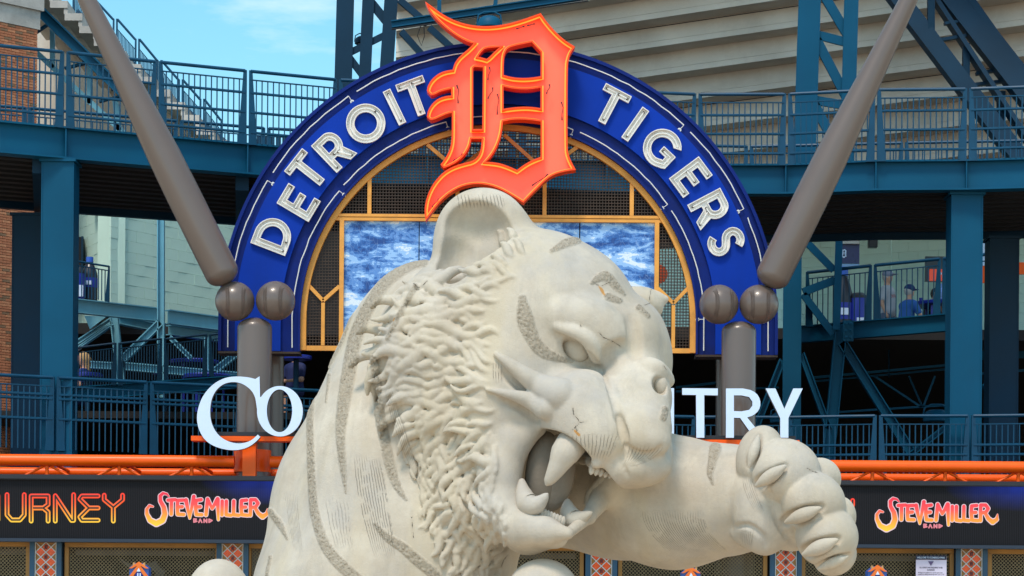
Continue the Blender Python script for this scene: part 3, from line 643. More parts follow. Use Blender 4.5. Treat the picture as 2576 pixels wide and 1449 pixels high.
LET = {
 'D': ([[(0, 0), (0, 1)]+arc(.36, .5, .5, 90, -90, 18), [(S_, .18), (S_, .82)]+arc(.36, .5, .31, 90, -90, 14)], .86, [[(.1, .1), (.1, .9)]+arc(.36, .5, .40, 90, -90, 12)]),
 'E': ([[(0, 0), (0, 1), (.62, 1), (.62, .82), (S_, .82), (S_, .595), (.56, .595), (.56, .42), (S_, .42), (S_, .18), (.64, .18), (.64, 0)]], .64, [[(.56, .91), (.1, .91), (.1, .09), (.56, .09)], [(.12, .51), (.48, .51)]]),
 'T': ([[(.29, 0), (.29, .82), (0, .82), (0, 1), (.78, 1), (.78, .82), (.49, .82), (.49, 0)]], .78, [[(.08, .91), (.39, .91), (.39, .1)], [(.45, .91), (.7, .91)]]),
 'R': ([[(0, 0), (0, 1), (.4, 1)]+arc(.42, .66, .29, 80, -50, 10, .34)+[(.76, 0), (.53, 0), (.33, .33), (S_, .33), (S_, 0)], [(S_, .51), (S_, .82), (.38, .82)]+arc(.39, .665, .13, 80, -80, 6, .155)], .76, [[(.1, .1), (.1, .91), (.4, .91)]+arc(.41, .665, .2, 80, -90, 8, .24)+[(.3, .42)], [(.42, .4), (.63, .06)]]),
 'O': ([arc(.53, .5, .53, 0, 354, 40), arc(.53, .5, .325, 0, 354, 32)], 1.06, [arc(.53, .5, .43, 20, 375, 30)]),
 'I': ([[(0, 0), (0, 1), (S_, 1), (S_, 0)]], .2, [[(.1, .1), (.1, .9)]]),
 'G': ([arc(.52, .5, .52, 38, 300, 26)+[(.86, .08), (.95, .14), (.95, .56), (.53, .56), (.53, .39), (.76, .39), (.76, .24)]+arc(.52, .5, .32, 308, 46, 22)], 1.0, [arc(.52, .5, .42, 45, 310, 22)+[(.86, .2), (.86, .47), (.6, .47)]]),
 'S': ([thick(Spath, .2)], .66, [Spath])}
def channel_letter(ch, px, py, label):
    dx, dy = (px-1253)-corr(px)*0, 808-py; th = math.atan2(dx, dy); ct, wd, tubes = LET[ch]; h = 91*AS
    ux = Vector((math.cos(th), 0, -math.sin(th)))*h; uz = Vector((math.sin(th), 0, math.cos(th)))*h
    c = AC+Vector((dx*AS, 0, dy*AS)); O = c-ux*wd/2-uz*.5; O.y = AY-0.012
    t = thing('channel_letter', label, 'sign letter', c, 'white channel letters on the blue arch')
    fill2d('back_plate', ct, 0.02, O-Vector((0, .0, 0)), ux, uz, white_l, t)
    walls('rim', ct, 0.012, 0.045, O-Vector((0, 0.047, 0)), ux, uz, white_l, t)
    for tb in tubes: MB().tube([O+ux*x+uz*y-Vector((0, 0.022, 0)) for x, y in tb], 0.011, 6).build('neon_tube', glass_t, t, True)
    for tb in tubes:
        for q in (tb[0], tb[-1]): MB().tube([O+ux*q[0]+uz*q[1]-Vector((0, .03, 0)), O+ux*q[0]+uz*q[1]-Vector((0, .002, 0))], 0.016, 6).build('electrode', wire, t)
for ch, x, y, lab in (('D', 687, 591, 'white channel letter D, lowest on the left of the arch'), ('E', 750, 510, 'white channel letter E beside the D on the left of the arch'), ('T', 772, 432, 'white channel letter T between E and R on the left of the arch'), ('R', 838, 378, 'white channel letter R on the left of the arch'),
    ('O', 917, 312, 'round white channel letter O on the left of the arch'), ('I', 989, 271, 'slim white channel letter I left of the orange letter'), ('T', 1041, 247, 'white channel letter T just left of the orange letter'),
    ('T', 1531, 269, 'white channel letter T just right of the orange letter'), ('I', 1594, 314, 'slim white channel letter I on the right of the arch'), ('G', 1661, 373, 'round white channel letter G on the right of the arch'),
    ('E', 1735, 447, 'white channel letter E on the right of the arch'), ('R', 1784, 527, 'white channel letter R above the S on the right of the arch'), ('S', 1824, 609, 'curved white channel letter S, lowest on the right of the arch')):
    channel_letter(ch, x, y+corr(x)*-1, lab)
# ------------------------------------------------------------------ arch window: ochre frame, wire grille, blue mural
win = thing('arch_window', 'half round window in the arch with an ochre frame and wire grille', 'window', (AC.x, AY+.2, UZ(1253, 883, AY)))
WY = 0.12
def wp(px, py, dy=WY): return AC+Vector(((px-1253)*AS, dy, (808-py)*AS))
def wbar(x0, y0, x1, y1, w_=11, dy=WY, d=0.06, nm='glazing_bar'): return MB().beam(wp(x0, y0, dy), wp(x1, y1, dy), w_*AS, d).build(nm, gold, win)
ring(484, 498, WY-0.05, WY+0.05, 74).build('frame', gold, win)
wbar(755, 877, 1751, 877, 12, nm='bottom_rail'); wbar(845, 541, 1661, 541, 7, WY-0.004); wbar(838, 550, 1668, 550, 8, WY+0.004)
wbar(857, 553, 857, 870); wbar(1652, 553, 1652, 870)
for x in (926, 1148, 1368, 1588): wbar(x, 808-math.sqrt(486**2-(x-1253)**2) if x in (926, 1588) else 410, x, 537, 10)
for (a, b, c, d) in ((1071, 361, 1148, 425), (1210, 375, 1148, 425), (1264, 335, 1368, 425), (1450, 364, 1368, 425), (811, 757, 772, 716), (811, 757, 852, 720), (811, 762, 811, 870), (1695, 757, 1734, 716), (1695, 757, 1656, 720), (1695, 762, 1695, 870), (1148, 425, 926, 470), (926, 470, 838, 545), (1368, 425, 1588, 470)):
    if (a, b) in ((1148, 425), (926, 470), (1368, 425)): continue
    wbar(a, b, c, d, 9, WY+0.002)
gr = MB(); st_ = 7.6; x = 770.0
while x < 1745:
    hgt = math.sqrt(max(0, 485**2-(x-1253)**2)) if abs(x-1253) < 485 else 0; top = 808-hgt
    segs = [(top, 541), (555, 872)] if 858 < x < 1650 else [(top, 872)]
    for (a, b) in segs:
        if b > 560 and 858 < x < 1650: continue
        if b-a > 4: gr.beam(wp(x, a, WY+.03), wp(x, b, WY+.03), 2.1*AS, 2.1*AS)
    x += st_
y = 330.0
while y < 870:
    hw = math.sqrt(max(0, 485**2-(808-y)**2)) if y < 808 else 485
    segs = [(1253-hw, 1253+hw)] if y < 541 else [(1253-hw, 857), (1652, 1253+hw)]
    for (a, b) in segs: gr.beam(wp(a, y, WY+.024), wp(b, y, WY+.024), 2.1*AS, 2.1*AS)
    y += st_
go = gr.build('wire_grille', wire, win); go['kind'] = 'stuff'
def mural_mat():
    m = bpy.data.materials.new('blue_mural'); m.use_nodes = True; n = m.node_tree; L = n.links; b = n.nodes['Principled BSDF']; b.inputs['Roughness'].default_value = .45
    t = n.nodes.new('ShaderNodeTexCoord'); mp_ = n.nodes.new('ShaderNodeMapping'); mp_.inputs['Scale'].default_value = (1.3, 1, 3.0); mp_.inputs['Rotation'].default_value = (0, math.radians(8), 0); L.new(t.outputs['Object'], mp_.inputs[0])
    nz = n.nodes.new('ShaderNodeTexNoise'); nz.inputs['Scale'].default_value = 1.6; nz.inputs['Detail'].default_value = 9; nz.inputs['Roughness'].default_value = .66; nz.inputs['Distortion'].default_value = .3; L.new(mp_.outputs[0], nz.inputs['Vector'])
    r = n.nodes.new('ShaderNodeValToRGB'); r.color_ramp.interpolation = 'CONSTANT'; el = r.color_ramp.elements; el[0].position = 0; el[0].color = (.006, .06, .27, 1); el[1].position = .40; el[1].color = (.02, .12, .42, 1)
    for p, c_ in ((.455, (.10, .27, .66, 1)), (.505, (.30, .54, .90, 1)), (.575, (.72, .84, .95, 1))): e = el.new(p); e.color = c_
    bk_ = n.nodes.new('ShaderNodeTexBrick'); bk_.inputs['Scale'].default_value = 2.2; bk_.inputs['Mortar Size'].default_value = .05; bk_.inputs['Color1'].default_value = (.62, .62, .62, 1); bk_.inputs['Color2'].default_value = (.40, .40, .40, 1); bk_.inputs['Mortar'].default_value = (.25, .25, .25, 1)
    mpb = n.nodes.new('ShaderNodeMapping'); mpb.inputs['Rotation'].default_value = (math.radians(90), 0, math.radians(0)); L.new(t.outputs['Object'], mpb.inputs[0]); L.new(mpb.outputs[0], bk_.inputs['Vector'])
    mb_ = n.nodes.new('ShaderNodeMix'); mb_.data_type = 'RGBA'; mb_.inputs[0].default_value = .09; L.new(nz.outputs[0], mb_.inputs[6]); L.new(bk_.outputs[0], mb_.inputs[7]); L.new(mb_.outputs[2], r.inputs[0])
    v = n.nodes.new('ShaderNodeTexVoronoi'); v.feature = 'DISTANCE_TO_EDGE'; v.inputs['Scale'].default_value = 15; mp2 = n.nodes.new('ShaderNodeMapping'); mp2.inputs['Scale'].default_value = (1, 1, .5); mp2.inputs['Rotation'].default_value = (0, math.radians(-38), 0); L.new(t.outputs['Object'], mp2.inputs[0]); L.new(mp2.outputs[0], v.inputs['Vector'])
    lt = n.nodes.new('ShaderNodeMapRange'); lt.inputs[1].default_value = .006; lt.inputs[2].default_value = .022; lt.inputs[3].default_value = .42; lt.inputs[4].default_value = 0; L.new(v.outputs[0], lt.inputs[0])
    mi = n.nodes.new('ShaderNodeMix'); mi.data_type = 'RGBA'; L.new(lt.outputs[0], mi.inputs[0]); L.new(r.outputs[0], mi.inputs[6]); mi.inputs[7].default_value = (.32, .48, .78, 1); L.new(mi.outputs[2], b.inputs['Base Color']); return m
mm_ = mural_mat()
mu = thing('mural_panel', 'posterised blue and white mural of a crowd on three panels in the arch window', 'mural', wp(1253, 880))
for (a, b) in ((862, 1050.5), (1053, 1456), (1459, 1648)): MB().box(wp((a+b)/2, 713, WY+.05), ((b-a)*AS, 0.03, 318*AS)).build('panel', mm_, mu)
bat_m = mat('mural_white', (.68, .80, .95), .5)
MB().beam(wp(1540, 690, WY+.03), wp(1628, 722, WY+.03), 9*AS, .006).build('printed_stick', bat_m, mu)
bk = thing('window_backing', 'dark backing box behind the mural', 'panel', wp(1253, 880)); MB().box(wp(1255, 713, WY+.12), (796*AS, 0.08, 326*AS)).build('box', dark_int, bk)
# ------------------------------------------------------------------ the big orange gothic letter
OD = [(733, 25), (790, 70), (860, 120), (950, 165), (1060, 195), (1170, 203), (1290, 192), (1420, 158), (1560, 107), (1600, 165), (1660, 235), (1730, 300), (1802, 345), (1775, 385), (1760, 430), (1752, 480), (1750, 1080), (1760, 1130), (1780, 1180), (1808, 1230),
      (1740, 1240), (1660, 1262), (1600, 1300), (1540, 1360), (1490, 1410), (1437, 1466), (1370, 1425), (1290, 1378), (1200, 1342), (1100, 1328), (1000, 1345), (920, 1385), (850, 1440), (790, 1510), (755, 1560), (733, 1590), (726, 1530), (738, 1450), (765, 1380), (805, 1315), (862, 1255), (930, 1215), (1010, 1190),
      (1075, 1175), (1115, 1140), (1136, 1090), (1142, 1005), (1056, 1005), (1045, 1060), (1012, 1120), (960, 1170), (900, 1202), (862, 1215), (845, 1196), (880, 1150), (910, 1090), (925, 1020), (925, 815), (880, 825), (830, 848), (790, 866), (765, 868), (745, 850), (750, 812), (778, 762), (825, 722), (880, 705), (920, 702), (920, 642), (880, 650), (830, 665), (795, 685), (768, 688), (745, 662), (750, 628), (780, 580), (830, 540), (880, 522), (930, 515),
      (942, 470), (968, 430), (1002, 398), (1042, 366), (1088, 318), (1040, 305), (960, 265), (880, 205), (810, 140), (760, 80)]
OH = [[(1100, 420), (1130, 375), (1165, 345), (1280, 342), (1230, 385), (1195, 422), (1172, 438), (1140, 428)], [(1068, 495), (1082, 483), (1150, 488), (1145, 945), (1068, 945)],
      [(1288, 552), (1290, 430), (1300, 380), (1325, 345), (1400, 325), (1500, 305), (1540, 350), (1568, 380), (1568, 562), (1500, 573), (1430, 577), (1350, 570)], [(1288, 625), (1350, 640), (1430, 648), (1500, 645), (1567, 632), (1567, 795), (1500, 785), (1430, 783), (1350, 790), (1288, 800)],
      [(1285, 880), (1350, 866), (1430, 864), (1500, 870), (1568, 880), (1568, 1145), (1500, 1170), (1440, 1205), (1392, 1242), (1320, 1210), (1250, 1188), (1155, 1180), (1195, 1140), (1240, 1070), (1273, 980)]]
def dcont(s_): return [[(x*s_, -y*s_) for x, y in smooth(c, 2, 42)] for c in [OD]+OH]
face = mat('salmon_enamel', (1.0, 0.22, 0.13), 0.5, var=0.03, nscale=1.5, spec=0.3)
rimo = mat('orange_red_enamel', (1.0, 0.075, 0.008), 0.4, spec=0.3, var=0.05)
tubo = mat('orange_neon_glass', (0.9, 0.13, 0.03), 0.2, emis=(1.0, 0.15, 0.015), estr=2.4)
DY = 34.25; k_ = K*DY/F; O_ = U(817.6, 0, DY); cosr = math.cos(ROLL)
big = thing('gothic_letter', 'huge orange gothic letter D with faded salmon face over the top of the arch', 'sign letter', U(1250, 500, DY))
ct = dcont(k_)
UXV = CM@Vector((1, 0, 0)); UZV = CM@Vector((0, 1, 0)); UXV.y = 0; UZV.y = 0
fill2d('face', ct, 0.03, O_+Vector((0, .12, 0)), UXV, UZV, face, big)
walls('rim', ct, 0.022, 0.20, O_-Vector((0, 0.045, 0)), UXV, UZV, rimo, big)
fill2d('back', ct, 0.08, O_+Vector((0, .155, 0)), UXV, UZV, rimo, big)
for i, c in enumerate(ct):
    q = inset(smooth(c, 0), 11*k_, i == 0); q.append(q[0]); P = [O_+UXV*x+UZV*y-Vector((0, -.03, 0)) for x, y in q]
    MB().tube(P, 0.011, 6, False).build('neon_tube', tubo, big, True)
for (x0, y0, x1, y1) in ((1385, 208, 1445, 190), (1465, 185, 1520, 172), (955, 618, 965, 748), (1190, 485, 1180, 580), (1215, 635, 1180, 715), (1250, 682, 1248, 830), (1625, 612, 1605, 680), (1713, 740, 1718, 872), (995, 1112, 930, 1165), (1615, 1262, 1500, 1345), (820, 1440, 775, 1500)):
    a = O_+UXV*(x0*k_)+UZV*(-y0*k_); b = O_+UXV*(x1*k_)+UZV*(-y1*k_); MB().tube([a, a*.7+b*.3+Vector((.02, -.01, 0)), a*.3+b*.7, b], [0.011, 0.005, 0.005, 0.011], 6).build('cable_end', blackp, big)
# ------------------------------------------------------------------ bats, balls and pillars
def tubeprof(px0, py0, px1, py1, prof, Y, name, label, cat, cap_at=0):
    a = U(px0, py0, Y); b = U(px1, py1, Y); L_ = (b-a).length; ax = (b-a).to_track_quat('Z', 'Y').to_matrix()
    t = thing(name, label, cat, a); mb = MB(); mb.lathe(a, [(r*Y/F, h*Y/F) for r, h in prof], 40, ax); mb.build('body', brown, t, True); return t
def dome(r, n=8): return [(r*math.sin(math.pi/2*i/n), -r*math.cos(math.pi/2*i/n)*.72) for i in range(n+1)]
batprof = dome(43)+[(43.5, 120), (43.5, 230), (42, 330), (37, 440), (31, 560), (25.5, 690), (21.5, 800), (18, 930), (17, 1150), (17.5, 1250), (20, 1300), (30, 1325), (32, 1345), (28, 1362), (0, 1366)]
tubeprof(558, 686, 205, -28, batprof, 33.7, 'giant_bat', 'giant brown baseball bat leaning left, its barrel resting on a ball', 'baseball bat')
tubeprof(1945, 693, 2300, -30, batprof, 33.7, 'giant_bat', 'giant brown baseball bat leaning right, its barrel resting on a ball', 'baseball bat')
def ball(px, py, rpx, Y, label, rz):
    c = U(px, py, Y); r = rpx*Y/F; t = thing('giant_baseball', label, 'ball', c, 'giant brown baseballs on the pillars'); mb = MB()
    mb.lathe(c, [(r*math.sin(math.pi*i/28), -r*math.cos(math.pi*i/28)) for i in range(29)], 48); mb.build('body', brown, t, True)
    R = Euler((math.radians(12), 0, math.radians(rz))).to_matrix(); ps = []
    for s_ in (-1, 1):
        pts = []; st2 = MB(); sm = MB()
        for i in range(-9, 10):
            a = i/9*1.25; v = Vector((s_*(0.42+0.30*(a*a)), -1, a*1.15)).normalized(); pts.append(v)
        ps.append(pts); sm.tube([c+R@(v*r*.998) for v in pts], 0.004, 6)
        for i in range(1, len(pts)-1):
            for j in (0, .5):
                v = pts[i].lerp(pts[i+1], j).normalized(); tan = (pts[i+1]-pts[i]).normalized(); sd_ = v.cross(tan).normalized()
                for q in (-1, 1): st2.tube([c+R@(v*r*1.002), c+R@((v+sd_*q*.10+tan*.06).normalized()*r*1.004)], 0.0055, 4)
        sm.build('seam', brown, t, True); st2.build('stitching', brown, t)['kind'] = 'stuff'
    return t
ball(591, 758, 49.5, 33.8, 'giant brown baseball under the left bat, outer one of its pair', 8); ball(693, 757, 49.5, 33.8, 'giant brown baseball on the left pillar, beside the window', -4)
ball(1809, 766, 49.5, 33.8, 'giant brown baseball on the right pillar, beside the window', 14); ball(1909, 766, 49.5, 33.8, 'giant brown baseball under the right bat, outer one of its pair', 0)
def pillar(xc, ytop, Y, rp, label, dometop=True):
    c = U(xc, ytop, Y); r = rp*Y/F; t = thing('brown_pillar', label, 'pillar', (c.x, Y, 0)); mb = MB(); zt = c.z; pr = [(0, zt)]+[(r*math.sin(math.pi/2*i/8), zt-r*.62*(1-math.cos(math.pi/2*i/8))) for i in range(1, 9)]+[(r, 0)]
    mb.lathe((c.x, Y, 0), pr, 40); mb.build('shaft', brown, t, True); MB().lathe((c.x, Y, 0), [(r*1.02, 3.3), (r*1.02, 3.33), (r, 3.335)], 32).build('joint_ring', brown, t); return t
pillar(641, 799, 33.9, 43.5, 'domed brown pillar under the two left baseballs'); pillar(1859, 808, 33.9, 43.5, 'domed brown pillar under the two right baseballs')
for (xc, lab) in ((688, 'plain brown post behind the left domed pillar'), (1828, 'plain brown post behind the right domed pillar')):
    c = U(xc, 880, 35.4); t = thing('brown_post', lab, 'post', (c.x, 35.4, 0)); MB().lathe((c.x, 35.4, 0), [(0, c.z+.5), (.15, c.z+.5), (.15, 0)], 24).build('shaft', brown, t, True)
# ------------------------------------------------------------------ orange truss and letter shelves
TYY = 33.6
tr = thing('orange_truss', 'glossy orange tubular truss running above the video boards', 'truss', U(0, 1170, TYY))
zt = UZ(1288, 1166.5, TYY); xL, xR = UX(-250, 1150, TYY), UX(2850, 1150, TYY)
for (a, b) in ((-250, 590), (680, 1800), (1918, 2850)):
    MB().tube([Vector((UX(a, 1150, TYY), TYY, zt)), Vector((UX(b, 1150, TYY), TYY, zt))], 15*TYY/F, 20).build('top_chord', orange, tr, True)
MB().tube([Vector((xL, TYY+.42, zt-.13)), Vector((xR, TYY+.42, zt-.13))], 12*TYY/F, 16).build('back_chord', orange, tr, True)
MB().tube([Vector((xL, TYY+.1, zt-.62)), Vector((xR, TYY+.1, zt-.62))], 12*TYY/F, 16).build('bottom_chord', orange, tr, True)
for px in list(range(-64, 600, 182))+[800, 982, 1164, 1346, 1528, 1710]+[2012, 2195, 2378, 2562, 2745]:
    x = UX(px, 1180, TYY); MB().tube([Vector((x, TYY, zt-.05)), Vector((x, TYY+.06, zt-.6))], .026, 10).build('web', orange, tr, True)
    for s_ in (-1, 1): MB().tube([Vector((x+s_*.03, TYY+.02, zt-.07)), Vector((x+s_*.36, TYY-.02, zt-.24)), Vector((x+s_*.75, TYY, zt-.5))], .017, 8).build('web', orange, tr, True)
    MB().tube([Vector((x+.1, TYY+.05, zt-.05)), Vector((x+.25, TYY+.42, zt-.13))], .022, 8).build('web', orange, tr, True)
for (xc, lab, nm) in ((635, 'orange collar clamped round the left pillar', 'collar'), (1859, 'orange collar clamped round the right pillar', 'collar')):
    c = U(xc, 1161, 33.9); t = thing('pillar_collar', lab, 'clamp', c); r = 47*33.9/F; MB().lathe(c, [(r-.02, .15), (r, .15), (r, -.15), (r-.02, -.15)], 32).build('band', orange, t, True)
    c2 = U(xc-7, 1155, 33.5); MB().box((c2.x, 33.52, c2.z), (33*33.5/F, .2, 88*33.5/F)).build('bracket', orange, t)
def shelf(x0, x1, yb, yo, label):
    t = thing('letter_shelf', label, 'shelf', U(x0, yo, 33.4)); za, zb = UZ((x0+x1)/2, yb, 33.4), UZ((x0+x1)/2, yo, 33.4)
    xa, xb = UX(x0, yo, 33.4), UX(x1, yo, 33.4); MB().box(((xa+xb)/2, 33.5, zb), (xb-xa, .24, 12*33.4/F)).build('beam', orange, t)
    MB().box(((xa+xb)/2+.1, 33.46, za), (xb-xa-.3, .12, 9.5*33.4/F)).build('black_rail', blackp, t); return t
shelf(481, 900, 1092, 1104, 'orange shelf bar under the white letters C and O'); shelf(1560, 2011, 1100, 1112, 'orange shelf bar under the white letters T R Y')
def solid(name, label, cts, f0, Y=33.22, depth=.09):
    O = U(f0, 945.9, Y); s_ = K*Y/F; t = thing(name, label, 'sign letter', U(f0+cts[0][0][0]*K, 945.9+cts[0][0][1]*K, Y), 'white solid letters above the truss')
    c = [[(x*s_, -y*s_) for x, y in q] for q in cts]
    fill2d('face', c, .012, O, UXV, UZV, white_s, t); fill2d('return', c, depth, O+Vector((0, .0135, 0)), UXV, UZV, mat('grey_return', (.10, .095, .09), .5), t)
cC = smooth([(1850, 22), (1800, 8), (1700, 1), (1620, 15), (1540, 60), (1470, 140), (1435, 230), (1424, 310), (1440, 390), (1480, 460), (1540, 505), (1620, 531), (1700, 540), (1780, 525), (1840, 490), (1886, 442), (1868, 424), (1820, 470), (1750, 490), (1690, 486), (1620, 460), (1565, 410), (1530, 340), (1520, 260), (1530, 170), (1565, 100), (1620, 55), (1690, 40), (1760, 55), (1820, 100), (1848, 150), (1857, 200), (1862, 240), (1900, 160), (1884, 150), (1880, 2)], 2, 45)
solid('letter_c', 'white serif letter C at the left end of the orange shelf bar', [cC], 0)
solid('letter_o', 'white letter o joined to the C, half hidden by the tiger', [arc(2028, 255, 166, 0, 352, 44, 183), arc(2025, 252, 92, 0, 352, 40, 155)], 0, 33.215)
f7 = 1695.5
solid('letter_n', 'white letter N mostly hidden behind the tiger muzzle', [[(-330, 88), (-270, 88), (-60, 350), (-60, 88), (0, 88), (0, 447), (-60, 447), (-270, 180), (-270, 447), (-330, 447)]], f7)
solid('letter_t', 'white letter T right of the tiger muzzle', [[(60, 88), (318, 90), (317, 140), (219, 138), (220, 447), (162, 447), (160, 137), (60, 136)]], f7)
solid('letter_r', 'white letter R in front of the right brown pillar', [[(377, 90), (500, 90)]+smooth([(500, 90), (570, 104), (615, 145), (629, 200), (615, 250), (575, 285), (530, 300)], 1, 80)+[(650, 447), (580, 447), (480, 304), (434, 302), (434, 447), (376, 447)], [(434, 140), (490, 140), (545, 152), (568, 185), (568, 215), (545, 245), (490, 256), (434, 254)]], f7)
solid('letter_y', 'white letter Y above the raised paw', [[(665, 90), (735, 90), (800, 238), (865, 90), (933, 90), (829, 305), (829, 447), (770, 447), (770, 305)]], f7)
# ------------------------------------------------------------------ video board
LY = 33.0
def lz(py): return UZ(1288, py, LY)
board = thing('video_board', 'long black video board with glowing red and yellow band names', 'video screen', U(1288, 1370, LY))
xa, xb = UX(-300, 1280, LY), UX(2900, 1280, LY); z_t, z_b = lz(1213), lz(1363)
def screen_mat():
    m = bpy.data.materials.new('led_screen'); m.use_nodes = True; n = m.node_tree; L = n.links; b = n.nodes['Principled BSDF']; b.inputs['Roughness'].default_value = .6; b.inputs['Specular IOR Level'].default_value = .12
    t = n.nodes.new('ShaderNodeTexCoord'); wv = n.nodes.new('ShaderNodeTexWave'); wv.bands_direction = 'X'; wv.inputs['Scale'].default_value = 13; L.new(t.outputs['Object'], wv.inputs['Vector'])
    r = n.nodes.new('ShaderNodeValToRGB'); r.color_ramp.elements[0].color = (.006, .006, .008, 1); r.color_ramp.elements[1].color = (.018, .0185, .023, 1); L.new(wv.outputs[0], r.inputs[0]); L.new(r.outputs[0], b.inputs['Base Color'])
    e = None
    for (px, py, rad, sx_) in ((720, 1205, 1.0, .5), (2576, 1225, 1.3, .45)):
        c = U(px, py, LY); mp_ = n.nodes.new('ShaderNodeMapping'); mp_.inputs['Location'].default_value = (-c.x*.5, 0, -c.z*1.6); mp_.inputs['Scale'].default_value = (.5, 0, 1.6); L.new(t.outputs['Object'], mp_.inputs[0])
        ln = n.nodes.new('ShaderNodeVectorMath'); ln.operation = 'LENGTH'; L.new(mp_.outputs[0], ln.inputs[0]); mr = n.nodes.new('ShaderNodeMapRange'); mr.inputs[1].default_value = .05; mr.inputs[2].default_value = sx_*1.15; mr.inputs[3].default_value = 1; mr.inputs[4].default_value = 0; L.new(ln.outputs['Value'], mr.inputs[0])
        if e is None: e = mr.outputs[0]
        else: a = n.nodes.new('ShaderNodeMath'); a.operation = 'MAXIMUM'; L.new(e, a.inputs[0]); L.new(mr.outputs[0], a.inputs[1]); e = a.outputs[0]
    nz = n.nodes.new('ShaderNodeTexNoise'); nz.inputs['Scale'].default_value = 2.5; L.new(t.outputs['Object'], nz.inputs['Vector']); mu_ = n.nodes.new('ShaderNodeMath'); mu_.operation = 'MULTIPLY'; L.new(e, mu_.inputs[0]); L.new(nz.outputs[0], mu_.inputs[1])
    b.inputs['Emission Color'].default_value = (.02, .07, .75, 1); m2 = n.nodes.new('ShaderNodeMath'); m2.operation = 'MULTIPLY'; m2.inputs[1].default_value = .55; L.new(mu_.outputs[0], m2.inputs[0]); L.new(m2.outputs[0], b.inputs['Emission Strength']); return m
MB().box(((xa+xb)/2, LY+.10, (z_t+z_b)/2), (xb-xa, .12, z_t-z_b)).build('screen', screen_mat(), board)
MB().box(((xa+xb)/2, LY+.09, z_t+.028), (xb-xa, .22, .056)).box(((xa+xb)/2, LY+.02, z_t-.004), (xb-xa, .03, .012)).build('top_frame', blackp, board)
MB().box(((xa+xb)/2, LY+.09, z_b-.022), (xb-xa, .22, .044)).box(((xa+xb)/2, LY+.0, z_b-.004), (xb-xa, .02, .006)).build('bottom_frame', mat('navy_frame', (.012, .025, .05), .4), board)
def grad_mat(name, y0, y1, stops, st=1.0):
    m = bpy.data.materials.new(name); m.use_nodes = True; n = m.node_tree; L = n.links; b = n.nodes['Principled BSDF']; b.inputs['Base Color'].default_value = (.02, .02, .02, 1); b.inputs['Roughness'].default_value = .6
    t = n.nodes.new('ShaderNodeTexCoord'); sp = n.nodes.new('ShaderNodeSeparateXYZ'); L.new(t.outputs['Object'], sp.inputs[0]); mr = n.nodes.new('ShaderNodeMapRange'); mr.inputs[1].default_value = lz(y0)-LX; mr.inputs[2].default_value = lz(y1)-LX; L.new(sp.outputs[2], mr.inputs[0])
    r = n.nodes.new('ShaderNodeValToRGB'); el = r.color_ramp.elements; el[0].position, el[0].color = stops[0][0], (*stops[0][1], 1); el[1].position, el[1].color = stops[1][0], (*stops[1][1], 1)
    for p, c in stops[2:]: e = el.new(p); e.color = (*c, 1)
    L.new(mr.outputs[0], r.inputs[0]); L.new(r.outputs[0], b.inputs['Emission Color']); b.inputs['Emission Strength'].default_value = st; return m
LX = 0.0
jr = grad_mat('journey_glow', 1250, 1326, ((0, (.95, .02, .0)), (.35, (.95, .10, .0)), (.7, (.95, .36, .01)), (1, (.95, .62, .03))))
sm_g = grad_mat('steve_glow', 1250, 1332, ((0, (.80, .01, .05)), (.3, (.90, .06, .06)), (.55, (.95, .25, .02)), (1, (1.0, .66, .02))))
sm_w = mat('halo_glow', (.1, .1, .1), .6, emis=(.75, .55, .62), estr=.9); blk = mat('screen_black', (.008, .008, .008), .6)
pinkg = mat('pink_glow', (.1, .02, .03), .6, emis=(.8, .25, .30), estr=.8)
def strokes(name, polys, r, material, dy, x0, parent=board, taper=None):
    mb = MB()
    for q, P in enumerate(polys):
        pts = [Vector(U(x*K, 945.9+y*K, LY)) for x, y in P]; cr_ = [corr(x*K) for x, y in P]
        pts = [Vector((p.x+x0, LY+.036-dy, p.z)) for p in pts]
        b = MB(); rs = [r*K*LY/F*(taper[q][i] if taper and taper[q] else 1) for i in range(len(pts))]
        for i in range(len(pts)-1): b.tube([pts[i], pts[i+1]], [rs[i], rs[i+1]], 10)
        for i, p in enumerate(pts):
            b.lathe(p, [(0, .001*(i % 3)), (rs[i], .001*(i % 3))], 10, Matrix.Rotation(math.radians(90), 3, 'X'))
        b.v = [(v[0], (v[1]-(LY+.036-dy))*.10+(LY+.036-dy), v[2]) for v in b.v]; mb.add(b.v, b.f)
    return mb.build(name, material, parent)
JO = [[(-140, 866), (-20, 866), (-20, 1042), (-140, 1042), (-140, 866)], [(47, 858), (47, 1005), (80, 1042), (140, 1042), (172, 1005), (172, 858)], [(222, 1050), (222, 868), (345, 868), (345, 930), (310, 955), (240, 955)], [(310, 955), (345, 985), (345, 1050)], [(397, 1050), (397, 866), (515, 1045), (530, 1045), (530, 858)], [(708, 868), (590, 868), (575, 890), (640, 955), (575, 1020), (590, 1044), (708, 1044)], [(640, 955), (708, 955)], [(752, 862), (752, 895), (818, 950), (885, 895), (885, 862)], [(818, 950), (818, 1050)]]
SS = [(1222, 872), (1205, 853), (1178, 848), (1158, 868), (1160, 905), (1185, 950), (1192, 1000), (1175, 1045), (1130, 1068), (1085, 1045), (1062, 1000), (1060, 965), (1080, 938), (1105, 945)]
ST = [.35, .6, .8, 1, 1.1, 1.25, 1.4, 1.5, 1.5, 1.3, 1.0, .8, .7, .5]
